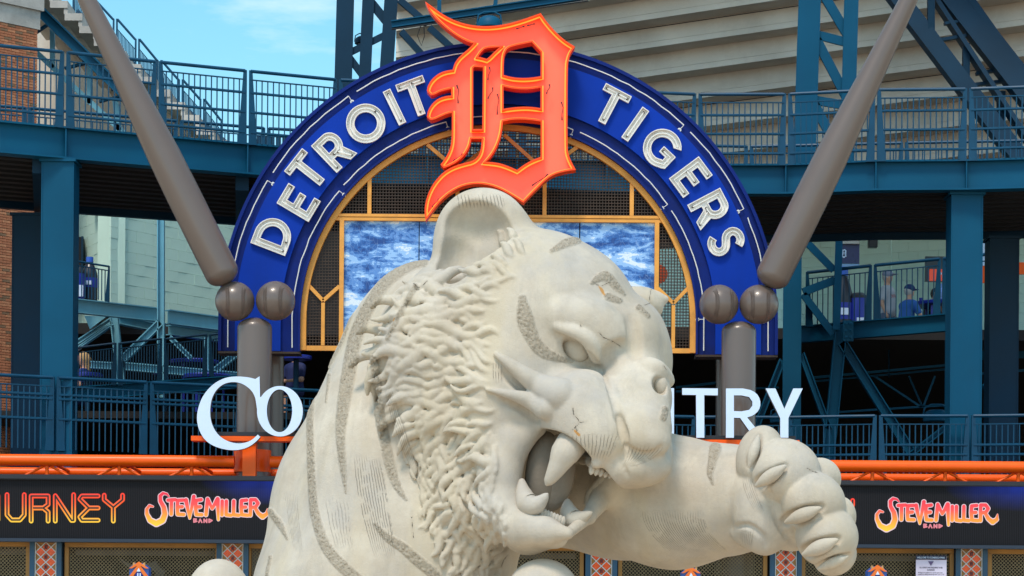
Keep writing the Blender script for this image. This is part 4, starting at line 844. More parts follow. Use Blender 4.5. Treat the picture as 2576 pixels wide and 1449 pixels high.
SM = [SS, [(1215, 898), (1268, 895)], [(1240, 898), (1238, 1000)], [(1325, 898), (1285, 900), (1282, 950), (1285, 1000), (1330, 1002)], [(1284, 948), (1318, 946)], [(1345, 898), (1372, 1030), (1402, 872)], [(1455, 895), (1418, 900), (1415, 950), (1420, 1002), (1460, 1004)], [(1417, 948), (1448, 946)],
      [(1490, 1005), (1502, 890), (1535, 960), (1575, 890), (1580, 1040)], [(1608, 905), (1606, 1005)], [(1638, 905), (1636, 1004), (1672, 1008)], [(1692, 905), (1690, 1004), (1728, 1008)], [(1785, 898), (1748, 902), (1745, 952), (1750, 1004), (1795, 1008)], [(1747, 950), (1778, 948)], [(1812, 1008), (1814, 895), (1850, 895), (1868, 920), (1850, 948), (1818, 952)], [(1845, 952), (1870, 995), (1900, 1018), (1930, 1000), (1936, 962)]]
STp = [ST]+[None]*(len(SM)-1); STp[-1] = [.9, 1.1, 1.3, 1.0, .3]; STp[5] = [1.2, .6, 1.1]; STp[8] = [1, 1, .8, 1.2, .7]
for rep in (0, 1):
    x0 = rep*1838.6*LY/F
    strokes('band_name', JO, 17, jr, 0.0, x0); strokes('letter_core', JO, 6, blk, 0.003, x0)
    strokes('letter_halo', SM, 18, sm_w, 0.0, x0, taper=STp); strokes('band_name', SM, 13, sm_g, 0.004, x0, taper=STp)
    strokes('small_word', [[(1402, 1058), (1402, 1034), (1420, 1036), (1412, 1046), (1424, 1052), (1402, 1058)], [(1438, 1060), (1448, 1036), (1460, 1060)], [(1476, 1060), (1476, 1036), (1496, 1060), (1496, 1036)], [(1512, 1060), (1512, 1036), (1534, 1046), (1512, 1060)]], 5, pinkg, 0.0, x0)
# ------------------------------------------------------------------ gates below the board
GY = 33.25; zg = lz(1370)
bluef = mat('gate_blue_paint', (.012, .07, .14), .45, var=.15)
tile_o = mat('orange_glass_tile', (.85, .10, .008), .25, var=.15, nscale=8); tile_y = mat('ochre_glass_tile', (.45, .20, .03), .3, var=.2, nscale=8); lead = mat('white_lead_came', (.62, .66, .66), .5); emb = mat('emblem_dark', (.07, .02, .03), .5)
def sq(w_, h_, d=.012):
    q = MB(); q.prism([(-w_, 0, 0), (0, 0, -h_), (w_, 0, 0), (0, 0, h_)], (0, d, 0)); return q
PP = GY/F; dm_o = sq(21*PP, 22*PP).mesh('diamond_tile', tile_o); dm_s = sq(9*PP, 9*PP).mesh('centre_tile', tile_o)
names_ = ['tiled pilaster at the far left under the video board', 'tiled pilaster beside the left brown pillar', 'tiled pilaster hidden behind the tiger body', 'tiled pilaster showing under the tiger arm', 'tiled pilaster just left of the raised paw', 'tiled pilaster right of the welcome notice']
demb = [[(x-1270, -(y-800)) for x, y in c] for c in [OD]+OH]
def d_emblem(c, h, material, parent, name='emblem', depth=.01):
    s_ = h/1480; return fill2d(name, [[(x*s_, y*s_) for x, y in q] for q in demb], depth, c, Vector((1, 0, 0)), Vector((0, 0, 1)), material, parent)
emb_mesh = None
for i, px in enumerate((115, 585, 1050, 1513, 1977, 2444)):
    xc = UX(px, 1400, GY); t = thing('tiled_pilaster', names_[i], 'pilaster', (xc, GY, 0), 'tiled pilasters between the gates')
    for s_ in (-1, 1):
        MB().box((xc+s_*34*PP, GY+.05, zg/2), (12*PP, .14, zg)).build('blue_stile', bluef, t); MB().box((xc+s_*26.2*PP, GY+.0, zg/2), (1.6*PP, .02, zg)).build('came', lead, t); MB().box((xc+s_*29.5*PP, GY+.0, zg/2), (1.2*PP, .02, zg)).build('came', lead, t)
    MB().box((xc, GY+.06, zg/2), (52*PP, .06, zg-.01)).build('backing', tile_y, t)
    z = zg-13*PP; k = 0; cm = MB()
    while z > .4:
        for s_ in (-1, 1):
            if k < 8 or k % 1 == 0:
                o = bpy.data.objects.new('diamond_tile', dm_o); C.objects.link(o); o.parent = t; o.location = Vector((xc+s_*13*PP, GY+.02, z-12.5*PP))-Vector(t.location); o.scale = (.56, 1, .52)
        if k < 6:
            p = Vector((xc, GY+.004, z)); e = fill2d('emblem', [[(x*.0000058*1, y*.0000058) for x, y in q] for q in [[(a*15, b*15) for a, b in cc] for cc in demb]], .008, p, Vector((1, 0, 0)), Vector((0, 0, 1)), emb, t) if i == -1 else None
            if emb_mesh is None: e = d_emblem(Vector((0, 0, 0)), .062, emb, None); emb_mesh = e.data; bpy.data.objects.remove(e)
            o = bpy.data.objects.new('emblem', emb_mesh); C.objects.link(o); o.parent = t; o.location = p-Vector(t.location)
            o2 = bpy.data.objects.new('centre_tile', dm_s); C.objects.link(o2); o2.parent = t; o2.location = p+Vector((0, .012, 0))-Vector(t.location)
        cm.beam((xc-26*PP, GY+.012, z+.5*PP), (xc+26*PP, GY+.012, z-51*PP), 1.8*PP, .01) if False else None
        for s_ in (-1, 1):
            cm.beam((xc, GY+.012+.001*s_, z+12.5*PP), (xc+s_*26*PP, GY+.012+.001*s_, z-12.5*PP), 2.0*PP, .014); cm.beam((xc, GY+.015+.001*s_, z-12.5*PP), (xc+s_*26*PP, GY+.015+.001*s_, z+12.5*PP), 2.0*PP, .014)
        z -= 25*PP; k += 1
    cm.build('lead_came', lead, t)
gl = [(-330, 72), (160, 550), (620, 1006), (1088, 1469), (1556, 1932), (2018, 2402), (2488, 2760)]
gn = ['wire mesh gate at the far left edge with a grey inner frame', 'wire mesh gate with the colourful lantern at left', 'wire mesh gate hidden behind the tiger', 'wire mesh gate seen under the tiger chin', 'wire mesh gate seen under the tiger arm', 'wire mesh gate behind the white welcome notice', 'wire mesh gate at the right edge of the photo']
for i, (a, b) in enumerate(gl):
    x0, x1 = UX(a, 1400, GY), UX(b, 1400, GY); t = thing('mesh_gate', gn[i], 'gate', ((x0+x1)/2, GY+.1, 0)); zt_ = zg-.005
    MB().box(((x0+x1)/2, GY+.12, zt_-5*PP), (x1-x0, .08, 11*PP)).build('top_rail', gold_d, t)
    for x in (x0+5*PP, x1-5*PP): MB().box((x, GY+.12, (zt_-11*PP)/2), (10*PP, .08, zt_-11*PP)).build('stile', gold_d, t)
    mb = MB(); H_ = zt_-11*PP; zlow = H_-1.35; w0, w1 = x0+10*PP, x1-10*PP; stp = 9.2*PP
    for s_ in (-1, 1):
        for k in range(int((w1-w0+1.35)/stp)+1):
            xa_ = (w0-1.35 if s_ > 0 else w0)+k*stp; ta = max(0, w0-xa_) if s_ > 0 else max(0, xa_-w1); tb = min(1.35, w1-xa_) if s_ > 0 else min(1.35, xa_-w0)
            if tb-ta > .02: mb.beam((xa_+s_*ta, GY+.12+s_*.004, H_-ta), (xa_+s_*tb, GY+.12+s_*.004, H_-tb), 1.45*PP, 1.45*PP)
    go = mb.build('wire_mesh', wire_g, t); go['kind'] = 'stuff'
    MB().box(((x0+x1)/2, GY+.12, zlow/2), (x1-x0-20*PP, .03, zlow)).build('kick_panel', blackp, t)
    greyp = mat('grey_steel', (.13, .12, .12), .6)
    if i in (0, 1, 5, 3): MB().box(((x0+x1)/2, GY+.35, H_-.06), (x1-x0-.2, .05, .07)).build('inner_bar', greyp, t)
    if i in (1,): d_emblem(Vector((UX(350, 1440, GY), GY+.3, lz(1440)-.27)), .86, greyp, t, 'steel_emblem', .03)
bkw = MB(); bkw.box((0, 36.5, 1.9), (26, .2, 3.8)); tag(bkw.build('gate_back_wall', dark_int), kind='structure')
sof = MB(); sof.box((0, 34.8, zg+.35), (26, 3.2, .1)); tag(sof.build('gate_soffit', teal_d), kind='structure')
# lanterns
lb = mat('lantern_blue', (.03, .12, .5), .35); lo_ = mat('lantern_orange', (.75, .16, .015), .4)
for px, py, lab in ((350, 1416, 'stained glass lantern with an orange gable at left'), (1738, 1428, 'stained glass lantern under the tiger arm'), (2207, 1424, 'stained glass lantern left of the welcome notice')):
    c = U(px, py, 32.7); t = thing('gable_lantern', lab, 'lantern', c, 'stained glass lanterns before the gates'); s_ = 32.7/F
    P = lambda x, y, dy=0: c+Vector((x*s_, dy, -y*s_))
    MB().prism([P(-24, 12), P(-10, 1), P(10, 1), P(24, 12), P(24, 70), P(-24, 70)], (0, .22, 0)).build('body', lb, t)
    MB().prism([P(-25, 14, -.03), P(0, -3, -.03), P(25, 14, -.03), P(17, 14, -.03), P(0, 5, -.03), P(-17, 14, -.03)], (0, .04, 0)).build('gable', lo_, t)
    MB().prism([P(-24, 34, -.035), P(0, 2, -.035), P(24, 34, -.035), P(15, 36, -.035), P(0, 14, -.035), P(-15, 36, -.035)], (0, .03, 0)).build('gable', lo_, t)
    MB().prism([P(-5, 22, -.04), P(0, 13, -.04), P(5, 22, -.04)], (0, .03, 0)).build('pane', white_s, t)
    MB().box(P(0, 34, -.012), (16*s_, .03, 20*s_)).build('pane', mat('lantern_deep_blue', (.01, .02, .3), .3), t); MB().box(P(-2, 34, -.03), (3*s_, .02, 16*s_)).build('bar', white_s, t); MB().box(P(4, 34, -.03), (3*s_, .02, 16*s_)).build('bar', white_s, t)
    for s2 in (-1, 1): MB().prism([P(s2*8, 5, -.02), P(s2*14, -2, -.02), P(s2*16, 8, -.02)], (0, .1, 0)).build('finial', mat('lantern_tan', (.5, .3, .12), .5), t)
    MB().box((c.x, 32.8, (c.z-70*s_)/2), (.08, .08, c.z-70*s_)).build('stem', blackp, t)
# welcome notice
def text(name, body, px, py, hpx, Y, material, parent, width=None, bold=.0):
    cu = bpy.data.curves.new(name, 'FONT'); cu.body = body; cu.align_x = 'CENTER'; cu.align_y = 'CENTER'; cu.size = 1; cu.extrude = .02; cu.offset = bold
    o = bpy.data.objects.new(name, cu); C.objects.link(o); dg = bpy.context.evaluated_depsgraph_get(); me = bpy.data.meshes.new_from_object(o.evaluated_get(dg)); bpy.data.objects.remove(o)
    co = np.zeros(len(me.vertices)*3, np.float32); me.vertices.foreach_get('co', co); co = co.reshape(-1, 3); h = hpx*Y/F/.7; wx = h
    if width: wx = width*Y/F/(co[:, 0].max()-co[:, 0].min())
    c = U(px, py, Y); W = np.stack([c.x+co[:, 0]*wx, Y-.002+co[:, 2]*.02, c.z+co[:, 1]*h], 1); me.vertices.foreach_set('co', W.astype(np.float32).ravel()); me.materials.clear(); me.materials.append(material); me.update(); me.name = name
    return link(name, me, parent)
NY = 33.1; no = thing('welcome_notice', 'white notice with a navy heading hung on the gate at right', 'sign', U(2342, 1500, NY))
rect(MB(), 2304, 1398, 2381, 1520, NY+.01, NY+.03).build('board', mat('notice_lilac_white', (.62, .58, .74), .5), no); rect(MB(), 2304, 1397, 2381, 1408, NY+.001, NY+.009).build('heading', mat('notice_navy', (.012, .012, .04), .5), no)
text('heading_text', 'WELCOME TO COMERICA PARK', 2342, 1403, 4.4, NY, white_s, no, 70, .01); inkm = mat('notice_ink', (.03, .025, .06), .6)
text('text_line', 'ALL GUESTS ARE REQUIRED TO BE', 2342, 1428, 3.6, NY+.009, inkm, no, 58, .015); text('text_line', 'SCREENED', 2342, 1434, 3.6, NY+.009, inkm, no, 19, .015)
text('text_line', 'All bags are subject to search and must', 2340, 1440.5, 2.6, NY+.009, inkm, no, 62, .01); text('text_line', 'conform to MLB standards of 4" x 6" x 1.2"', 2342, 1445, 2.6, NY+.009, inkm, no, 66, .01)
c = U(2342, 1417, NY); s_ = NY/F; MB().prism([c+Vector((-7*s_, .0, 5*s_)), c+Vector((7*s_, 0, 5*s_)), c+Vector((0, 0, -6*s_))], (0, .01, 0)).build('crest', mat('crest_purple', (.10, .07, .18), .5), no)
# ------------------------------------------------------------------ concourse furniture
def table(px, py, Y, rpx, label, z0):
    c = U(px, py, Y); r = rpx*Y/F; t = thing('round_table', label, 'table', (c.x, Y, z0), 'round blue tables on the concourse'); MB().lathe(c, [(0, .02), (r*.97, .02), (r, 0), (r*.97, -.05), (0, -.05)], 32).build('table_top', bluep, t, True)
    MB().lathe((c.x, Y, 0), [(.05, c.z-.04), (.05, z0)], 12).build('pedestal', teal_d, t)
    for a in (0, 2.1, 4.2):
        if r > .3: MB().box((c.x+math.cos(a)*r*.7, Y+math.sin(a)*r*.7, (c.z+z0)/2-.02), (.04, .04, c.z-z0-.1)).build('leg', bluep, t)
fz = Zc(3.0)
for q in ((221, 942, 45.0, 37, 'blue round table in front of the blonde woman'), (489, 910, 46.5, 63, 'largest blue round table behind the ramp railing'), (415, 937, 45.6, 31, 'small blue round table left of the large one'), (520, 946, 44.9, 60, 'low blue round table nearest the left pillar'), (745, 898, 46.2, 40, 'blue round table between the left pillar and the tiger')): table(*q, Zc(4.15))
table(2360, 764, 51.2, 66, 'blue round table where the seated people sit at right', Zc(6.05))
def bottle(px, ytop, ybot, Y, wpx, label):
    c = U(px, ybot, Y); H = (ybot-ytop)*Y/F; r = wpx/2*Y/F; t = thing('bottle_cooler', label, 'cooler', c); bk_ = mat('cooler_black', (.015, .018, .03), .3)
    MB().lathe(c, [(0, 0), (r, 0), (r, H*.58), (r*.95, H*.64), (r*.62, H*.80), (r*.42, H*.86), (r*.40, H*.88)], 28).build('body', bk_, t, True); MB().lathe(c, [(r*.46, H*.88), (r*.46, H), (0, H)], 20).build('cap', mat('cap_blue', (.03, .12, .55), .4), t)
    MB().lathe(c, [(r*1.01, H*.30), (r*1.01, H*.52)], 28).build('label_band', bluep, t); MB().box(c+Vector((0, -r*1.02, H*.40)), (r*.9, .012, H*.09)).build('label', white_s, t); return t
bottle(225, 647, 758, 45.0, 40, 'giant blue capped bottle cooler behind the left railing'); bottle(2122, 672, 862, 49, 46, 'giant bottle cooler behind the right concourse railing')
def barrel(px, ytop, ybot, Y, wpx, label):
    c = U(px, ybot, Y); H = (ybot-ytop)*Y/F; r = wpx/2*Y/F; t = thing('blue_barrel', label, 'barrel', c); MB().lathe(c, [(0, 0), (r*.94, 0), (r, .05), (r, H-.04), (r*.92, H), (0, H)], 28).build('body', bluep, t, True); MB().lathe(c, [(r*1.02, H-.06), (r*1.02, H-.01), (r*.6, H+.05), (0, H+.06)], 28).build('lid', blackp, t, True)
    MB().box(c+Vector((.05, -r-.004, H*.33)), (r*1.1, .012, H*.36)).build('label', white_s, t); return t
barrel(196, 680, 760, 44.7, 32, 'blue barrel with a white label left of the giant bottle'); barrel(2158, 744, 862, 49, 46, 'blue barrel with a white label left of the man in grey')
wi = thing('wall_screen', 'navy wall screen with a white gothic emblem right of the arch', 'screen', U(2140, 640, 51)); rect(MB(), 2119, 614, 2162, 663, 51, 51.1).build('panel', mat('screen_navy', (.008, .01, .10), .3), wi); rect(MB(), 2119, 601, 2162, 613, 50.9, 51.15).build('casing', conc_w, wi); rect(MB(), 2117, 664, 2162, 671, 50.95, 51.08).build('strip', mat('strip_blue', (.25, .45, .75), .5), wi)
d_emblem(U(2121, 638, 50.98), .2, white_s, wi)
def boxthing(name, cat, label, x0, y0, x1, y1, Y, m, d=.2):
    t = thing(name, label, cat, U((x0+x1)/2, y1, Y)); rect(MB(), x0, y0, x1, y1, Y, Y+d).build('casing', m, t); rect(MB(), x0+2, y0+2, x1-2, y1-2, Y-.02, Y-.001).build('grille', m, t)
boxthing('loudspeaker', 'speaker', 'small black loudspeaker on the right mint wall', 2186, 591, 2208, 621, 52.5, blackp); boxthing('wall_box', 'speaker', 'navy box high on the left mint wall', 227, 509, 254, 530, 46.6, mat('box_navy', (.01, .05, .16), .5))
MB_ = thing('conduit', 'thin pale conduit running down the right mint wall', 'pipe', U(2241, 700, 53.8)); MB().tube([U(2241, 560, 53.9), U(2241, 760, 53.9)], .02, 8).build('pipe', mint, MB_)
mn = thing('menu_sign', 'dark menu screen with a red pizza sign below it at right', 'sign', U(2360, 700, 52.9)); rect(MB(), 2328, 645, 2420, 708, 52.9, 53.0).build('panel', mat('menu_dark', (.012, .03, .05), .3), mn); rect(MB(), 2339, 677, 2420, 706, 52.8, 52.89).build('red_panel', mat('menu_red', (.75, .09, .05), .5, emis=(.7, .08, .04), estr=.3), mn)
text('sign_text', 'PI', 2366, 692, 14, 52.79, white_s, mn, None, .03)
bn = thing('banner', 'white and orange banner between the two right columns', 'banner', U(2500, 700, 46.4)); rect(MB(), 2471, 612, 2505, 668, 46.4, 46.43).build('upper_cloth', white_s, bn); rect(MB(), 2471, 669, 2505, 712, 46.4, 46.43).build('lower_cloth', orange, bn); rect(MB(), 2564, 660, 2600, 690, 46.3, 46.35).build('lower_cloth', orange, bn)
cpt = thing('paper_cup', 'blue paper cup on the right table', 'cup', U(2317, 758, 50.9)); MB().lathe(U(2317, 762, 50.9), [(0, 0), (.03, 0), (.045, .1), (.04, .1), (.03, .01)], 14).build('body', bluep, cpt)
rd = thing('round_sign', 'dark orange round sign seen through the wire grille at right', 'sign', U(1664, 692, 44)); MB().lathe(U(1655, 690, 44), [(0, 0), (.17, 0), (.17, .03), (0, .035)], 28, Matrix.Rotation(math.radians(90), 3, 'X')).build('disc', mat('round_orange', (.5, .07, .02), .5), rd)
# ------------------------------------------------------------------ people
skin = mat('skin', (.55, .30, .20), .6, var=.06); hairk = mat('dark_hair', (.02, .015, .012), .7); blond = mat('blonde_hair', (.55, .36, .16), .7); greyh = mat('grey_hair', (.45, .43, .41), .7)
def person(px, pyhead, Y, label, face, shirt, pants, hair, cap=None, seated=False, lean=0.0, arms='down', long_=False, h=1.0, logo=None):
    """pyhead: print row of the head centre; face: heading, 0 = towards the viewer, 90 = to the right"""
    hc = np.array(U(px, pyhead, Y)); a = math.radians(face); fx = np.array([math.sin(a), -math.cos(a), 0.0]); sx_ = np.array([math.cos(a), math.sin(a), 0.0]); up = np.array([0, 0, 1.0])
    def Q(s_, f, z): return hc+(sx_*s_+fx*f+up*z)*h
    ch = -.52; hip = -.78 if not seated else -.74
    lo = hc+np.array([-.75, -.75, -1.75 if not seated else -1.35])*h; hi = hc+np.array([.75, .75, .3])*h
    t = thing('person', label, 'person', (hc[0], hc[1], lo[2]+.08))
    b = Sculpt(lo, hi, .022)
    def both(S, inf, parts):
        def c(p, r1, q, r2, k=.04): S.cone(p, (r1+inf)*h, q, (r2+inf)*h, k)
        if 'head' in parts:
            S.ell(Q(0, .01, 0), ((.078+inf)*h, (.095+inf)*h, (.118+inf)*h), np.stack([sx_, fx, up], 1), .02); S.cone(Q(0, .085, -.02), .018*h, Q(0, .108, -.035), .014*h, .015); S.cone(Q(0, .06, -.085), .03*h, Q(0, .04, -.06), .04*h, .03)
            for e in (-1, 1): S.ell(Q(e*.08, -.005, -.01), (.014*h, .02*h, .03*h), None, .01)
            c(Q(0, -.01, -.1), .055, Q(0, -lean*.1-.02, -.24), .06)
        if 'torso' in parts:
            c(Q(-.13, -lean*.2, -.27), .07, Q(.13, -lean*.2, -.27), .07); c(Q(0, -lean*.3, -.34), .14, Q(0, -lean*.6, hip+.12), .15, .08); c(Q(-.07, -lean*.6, hip+.05), .12, Q(.07, -lean*.6, hip+.05), .12)
        for e in (-1, 1):
            sh = Q(e*.19, -lean*.2, -.28)
            if arms == 'down': el, ha = Q(e*.25, -.03, -.56), Q(e*.25, .08, -.80)
            elif arms == 'table': el, ha = Q(e*.26, .08, -.52), Q(e*.14, .34, -.56)
            else: el, ha = Q(e*.24, .10, -.50), Q(e*.08, .16, -.12)
            if 'sleeve' in parts: c(sh, .06, (sh*.35+el*.65) if not long_ else el, .05)
            if long_ and 'sleeve' in parts: c(el, .05, (ha*.9+el*.1), .042)
            if 'arm' in parts:
                c(sh, .052, el, .04); c(el, .04, ha, .028); hd = (ha-el)/np.linalg.norm(ha-el); S.ell(ha+hd*.04, (.03, .03, .045), None, .02)
                for k in range(4): S.cone(ha+hd*.06+up*(.012*(k-1.5)), .010, ha+hd*(.115-.008*abs(k-1.5))+up*(.014*(k-1.5)), .008, .006)
                S.cone(ha+hd*.03+up*.02, .012, ha+hd*.07+up*.045, .009, .008)
            if seated: kn, an = Q(e*.12, .38, hip-.02), Q(e*.13, .36, hip-.48)
            else: kn, an = Q(e*.10, .03, hip-.42), Q(e*.11, -.02, hip-.84)
            hp = Q(e*.09, -lean*.6, hip)
            if 'short' in parts: c(hp, .10, kn, .07)
            if 'leg' in parts: c(hp, .085, kn, .055); c(kn, .055, an, .038); c(an, .04, an+fx*.16*h-up*.04, .035)
    both(b, 0, ('head', 'torso', 'arm', 'leg')); V, Fc = b.nets(); link('body', np_mesh('body', V, Fc, skin), t)
    s1 = Sculpt(lo, hi, .022); both(s1, .016, ('torso', 'sleeve')); V, Fc = s1.nets(); link('shirt', np_mesh('shirt', V, Fc, shirt), t)
    s2 = Sculpt(lo, hi, .022); both(s2, .018, ('short',)); V, Fc = s2.nets(); link('trousers', np_mesh('trousers', V, Fc, pants), t)
    s3 = Sculpt(hc-.35, hc+.35, .018); s3.ell(Q(0, -.015, .02), (.092*h, .105*h, .122*h), np.stack([sx_, fx, up], 1), .01); s3.ell(Q(0, .10, -.06), (.09*h, .09*h, .10*h), np.stack([sx_, fx, up], 1), .01, 'sub')
    if hair is blond: s3.cone(Q(0, -.07, -.02), .085, Q(0, -.09, -.2), .06, .04)
    V, Fc = s3.nets(); link('hair', np_mesh('hair', V, Fc, hair), t)
    if cap:
        s4 = Sculpt(hc-.4, hc+.4, .018); s4.ell(Q(0, 0, .055), (.105*h, .118*h, .092*h), np.stack([sx_, fx, up], 1), .01); s4.ell(Q(0, .15, .045), (.075*h, .08*h, .014), np.stack([sx_, fx, up], 1), .015); V, Fc = s4.nets(); link('cap', np_mesh('cap', V, Fc, cap), t)
    if logo:
        for e in (-1, 1):
            p = Q(0, .165, -.42); tx = text('shirt_lettering', 'DETROIT', 0, 0, 8, Y, logo, None)
            m_ = tx.data; n_ = len(m_.vertices); co = np.zeros(n_*3, np.float32); m_.vertices.foreach_get('co', co); co = co.reshape(-1, 3); c0 = co.mean(0); u = (co[:, 0]-c0[0])/np.ptp(co[:, 0])*.24; v = (co[:, 2]-c0[2])/np.ptp(co[:, 2])*.06
            Wp = p+u[:, None]*sx_+(v+.02*np.cos(u*12))[:, None]*up+(-(u**2)*3.0)[:, None]*fx; m_.vertices.foreach_set('co', Wp.astype(np.float32).ravel()); m_.update(); tx.parent = t; tx.matrix_parent_inverse = Matrix.Translation(-Vector(t.location)); break
    return t
greyt = mat('grey_shirt', (.42, .43, .47), .85, var=.1, bump=.2, bscale=20); bluet = mat('royal_shirt', (.025, .12, .42), .85, var=.1, bump=.2, bscale=20); navyt = mat('navy_cloth', (.01, .02, .10), .8)
person(2233, 697, 51.4, 'older man in a grey jersey, grey cap and glasses standing behind the right railing', 60, greyt, mat('blue_grey_shorts', (.10, .13, .2), .8), greyh, mat('grey_cap', (.22, .24, .33), .8), logo=mat('jersey_red', (.6, .04, .02), .7))
person(2288, 733, 50.6, 'man in a royal blue shirt and navy cap seated with his back turned', 120, bluet, navyt, greyh, mat('navy_cap', (.01, .03, .12), .8), seated=True, arms='table', lean=.15, long_=False)
person(2353, 741, 51.9, 'dark haired person in dark clothes seated at the right table', 20, mat('black_cloth', (.02, .02, .025), .8), navyt, hairk, seated=True, arms='table')
patt = mat('patterned_shirt', (.30, .45, .85), .8, var=.6, nscale=16, grime=(.02, .06, .35), gamt=.9)
person(2384, 692, 51.4, 'dark haired person in a blue patterned shirt half hidden by the right column', 40, patt, navyt, hairk)
person(209, 903, 45.7, 'blonde woman in a blue top seated at a blue table at left', -70, mat('blue_top', (.015, .05, .28), .8), navyt, blond, seated=True, arms='up')
person(742, 888, 46.8, 'person in dark clothes leaning on the table between the left pillar and the tiger', -40, navyt, navyt, hairk, seated=True, arms='table')
# ------------------------------------------------------------------ the big concrete tiger
TY = 20.6
def T(px, py, dz=0): return np.array(U(px, py, TY+dz*TY/F))
def Rp(r): return r*TY/F
def RM(rot=0, yaw=0, pit=0):
    """columns: local x,y,z axes. rot turns in the picture plane (clockwise seen), yaw turns about the vertical, pit about x"""
    return np.array(Euler((math.radians(pit), math.radians(rot), math.radians(yaw))).to_matrix())
TIG_H = 0.0105
_lo = [UX(470, 1400, TY), TY-1.75, UZ(1288, 1530, TY)-0.25]; _hi = [UX(2190, 700, TY), TY+2.4, UZ(1288, 450, TY)]
SG = Sculpt(_lo, _hi, TIG_H)
def E(px, py, dz, rx, ry, rz, rot=0, yaw=0, pit=0, k=14, op='add'):
    SG.ell(T(px, py, dz), (Rp(rx), Rp(rz), Rp(ry)), RM(rot, yaw, pit) if (rot or yaw or pit) else None, Rp(k), op)
def Cn(pts, k=14, op='add'):
    SG.chain([(T(p[0], p[1], p[2]), Rp(p[3])) for p in pts], Rp(k), op)
# torso: a big humped shoulder mass running down and back
Cn([(1140, 960, 420, 262), (1060, 1180, 330, 300), (985, 1420, 250, 300), (960, 1640, 230, 320)], 60)
E(1066, 966, 330, 244, 296, 260, rot=12, k=80)
E(1092, 836, 330, 156, 170, 200, rot=-25, k=90)
E(960, 1200, 210, 215, 300, 240, rot=10, k=90)           # near shoulder
E(1100, 1380, 120, 195, 300, 210, rot=-4, k=70)          # chest
E(880, 1520, 190, 250, 240, 260, k=80)
E(770, 1250, 330, 85, 160, 200, rot=12, k=70)            # rear haunch bump on the left outline
E(760, 1470, 330, 110, 140, 180, rot=10, k=60)
# neck up to the skull
Cn([(1180, 1150, 180, 240), (1270, 930, 80, 235)], 80)
# skull and brow
E(1336, 835, 40, 262, 260, 250, rot=20, k=50)
E(1442, 800, 10, 145, 158, 170, rot=38, k=50)
E(1560, 866, -20, 108, 112, 150, rot=34, k=50)           # brow
E(1645, 885, 40, 44, 84, 90, rot=-10, k=40)              # far brow
E(1588, 826, 30, 66, 72, 100, rot=38, k=34)
# cheek and temple
E(1290, 1000, -40, 165, 185, 190, rot=0, k=60)
E(1250, 1120, -60, 100, 130, 140, k=50)
# mane volume behind the cheek, and the ruff down the throat
E(1108, 888, 20, 172, 200, 160, rot=6, k=14)
E(1118, 1040, 10, 128, 150, 140, rot=-18, k=26)
E(1150, 760, 40, 110, 120, 130, rot=-30, k=40)
Cn([(1160, 1150, 0, 118), (1200, 1260, -20, 118), (1185, 1360, 0, 80), (1160, 1430, 20, 30)], 26)
# muzzle: bridge, whisker pads, nose
Cn([(1560, 900, -40, 92), (1606, 1000, -165, 76), (1624, 1078, -258, 64)], 26)
E(1478, 1108, -222, 88, 56, 84, rot=20, k=18)           # heavy lip over the fang root
E(1624, 1104, -276, 62, 44, 50, rot=12, k=12)            # nose pad
E(1462, 1044, -186, 108, 112, 130, rot=8, k=30)
E(1400, 1010, -120, 70, 70, 100, rot=8, k=40)          # near whisker pad
E(1512, 1088, -228, 98, 90, 95, rot=10, k=30)
E(1596, 1176, -225, 92, 52, 70, rot=-4, k=18)            # front of the upper lip
E(1648, 1120, -150, 42, 80, 90, rot=-8, k=24)            # far pad
E(1610, 1030, -70, 62, 90, 120, k=40)
E(1640, 980, 20, 36, 100, 100, k=40)
# ear, near one: a thick cupped shell
E(1215, 594, 30, 122, 122, 70, rot=14, k=20)
E(1166, 640, 34, 76, 130, 60, rot=14, k=24)
E(1290, 645, 40, 88, 130, 80, rot=-30, k=24)
E(1196, 572, -56, 96, 82, 86, rot=14, k=10, op='sub')
E(1160, 630, -62, 62, 96, 96, rot=14, k=10, op='sub')
E(1222, 630, -50, 66, 80, 66, rot=-10, k=12, op='sub')
# far ear
E(1612, 764, 190, 60, 42, 50, rot=18, k=16)
Cn([(1580, 776, 190, 58), (1622, 762, 200, 40), (1648, 757, 203, 26), (1672, 753, 205, 11)], 8)
# jaw: open mouth carved out, then lower jaw ring
E(1398, 1212, -150, 114, 144, 210, rot=14, k=8, op='sub')
Cn([(1420, 1190, -60, 90), (1430, 1180, 60, 60)], 8, 'sub')
E(1480, 1230, -140, 90, 75, 150, rot=-24, k=12, op='sub')
Cn([(1345, 1072, -178, 30), (1290, 1110, -180, 44), (1256, 1190, -180, 52), (1258, 1275, -190, 52), (1312, 1330, -222, 44), (1372, 1336, -256, 32), (1428, 1342, -290, 15)], 18)   # near lip
Cn([(1240, 1180, -90, 50), (1262, 1290, -110, 66), (1330, 1332, -175, 58), (1396, 1346, -220, 34)], 24)            # chin mass
E(1240, 1200, -60, 60, 120, 80, k=30)
Cn([(1432, 1340, -270, 13), (1480, 1300, -170, 18), (1515, 1250, -80, 30), (1550, 1215, -70, 38), (1590, 1190, -90, 34)], 10)  # far lip running back up
# arm thrown forward to the right
Cn([(1400, 1230, 210, 150), (1560, 1245, 130, 155), (1700, 1262, 20, 155), (1830, 1258, -70, 128), (1935, 1250, -140, 112)], 50)
E(1690, 1340, 20, 150, 78, 100, rot=2, k=40)
E(1885, 1350, -192, 46, 28, 34, rot=14, k=12)            # carpal pad
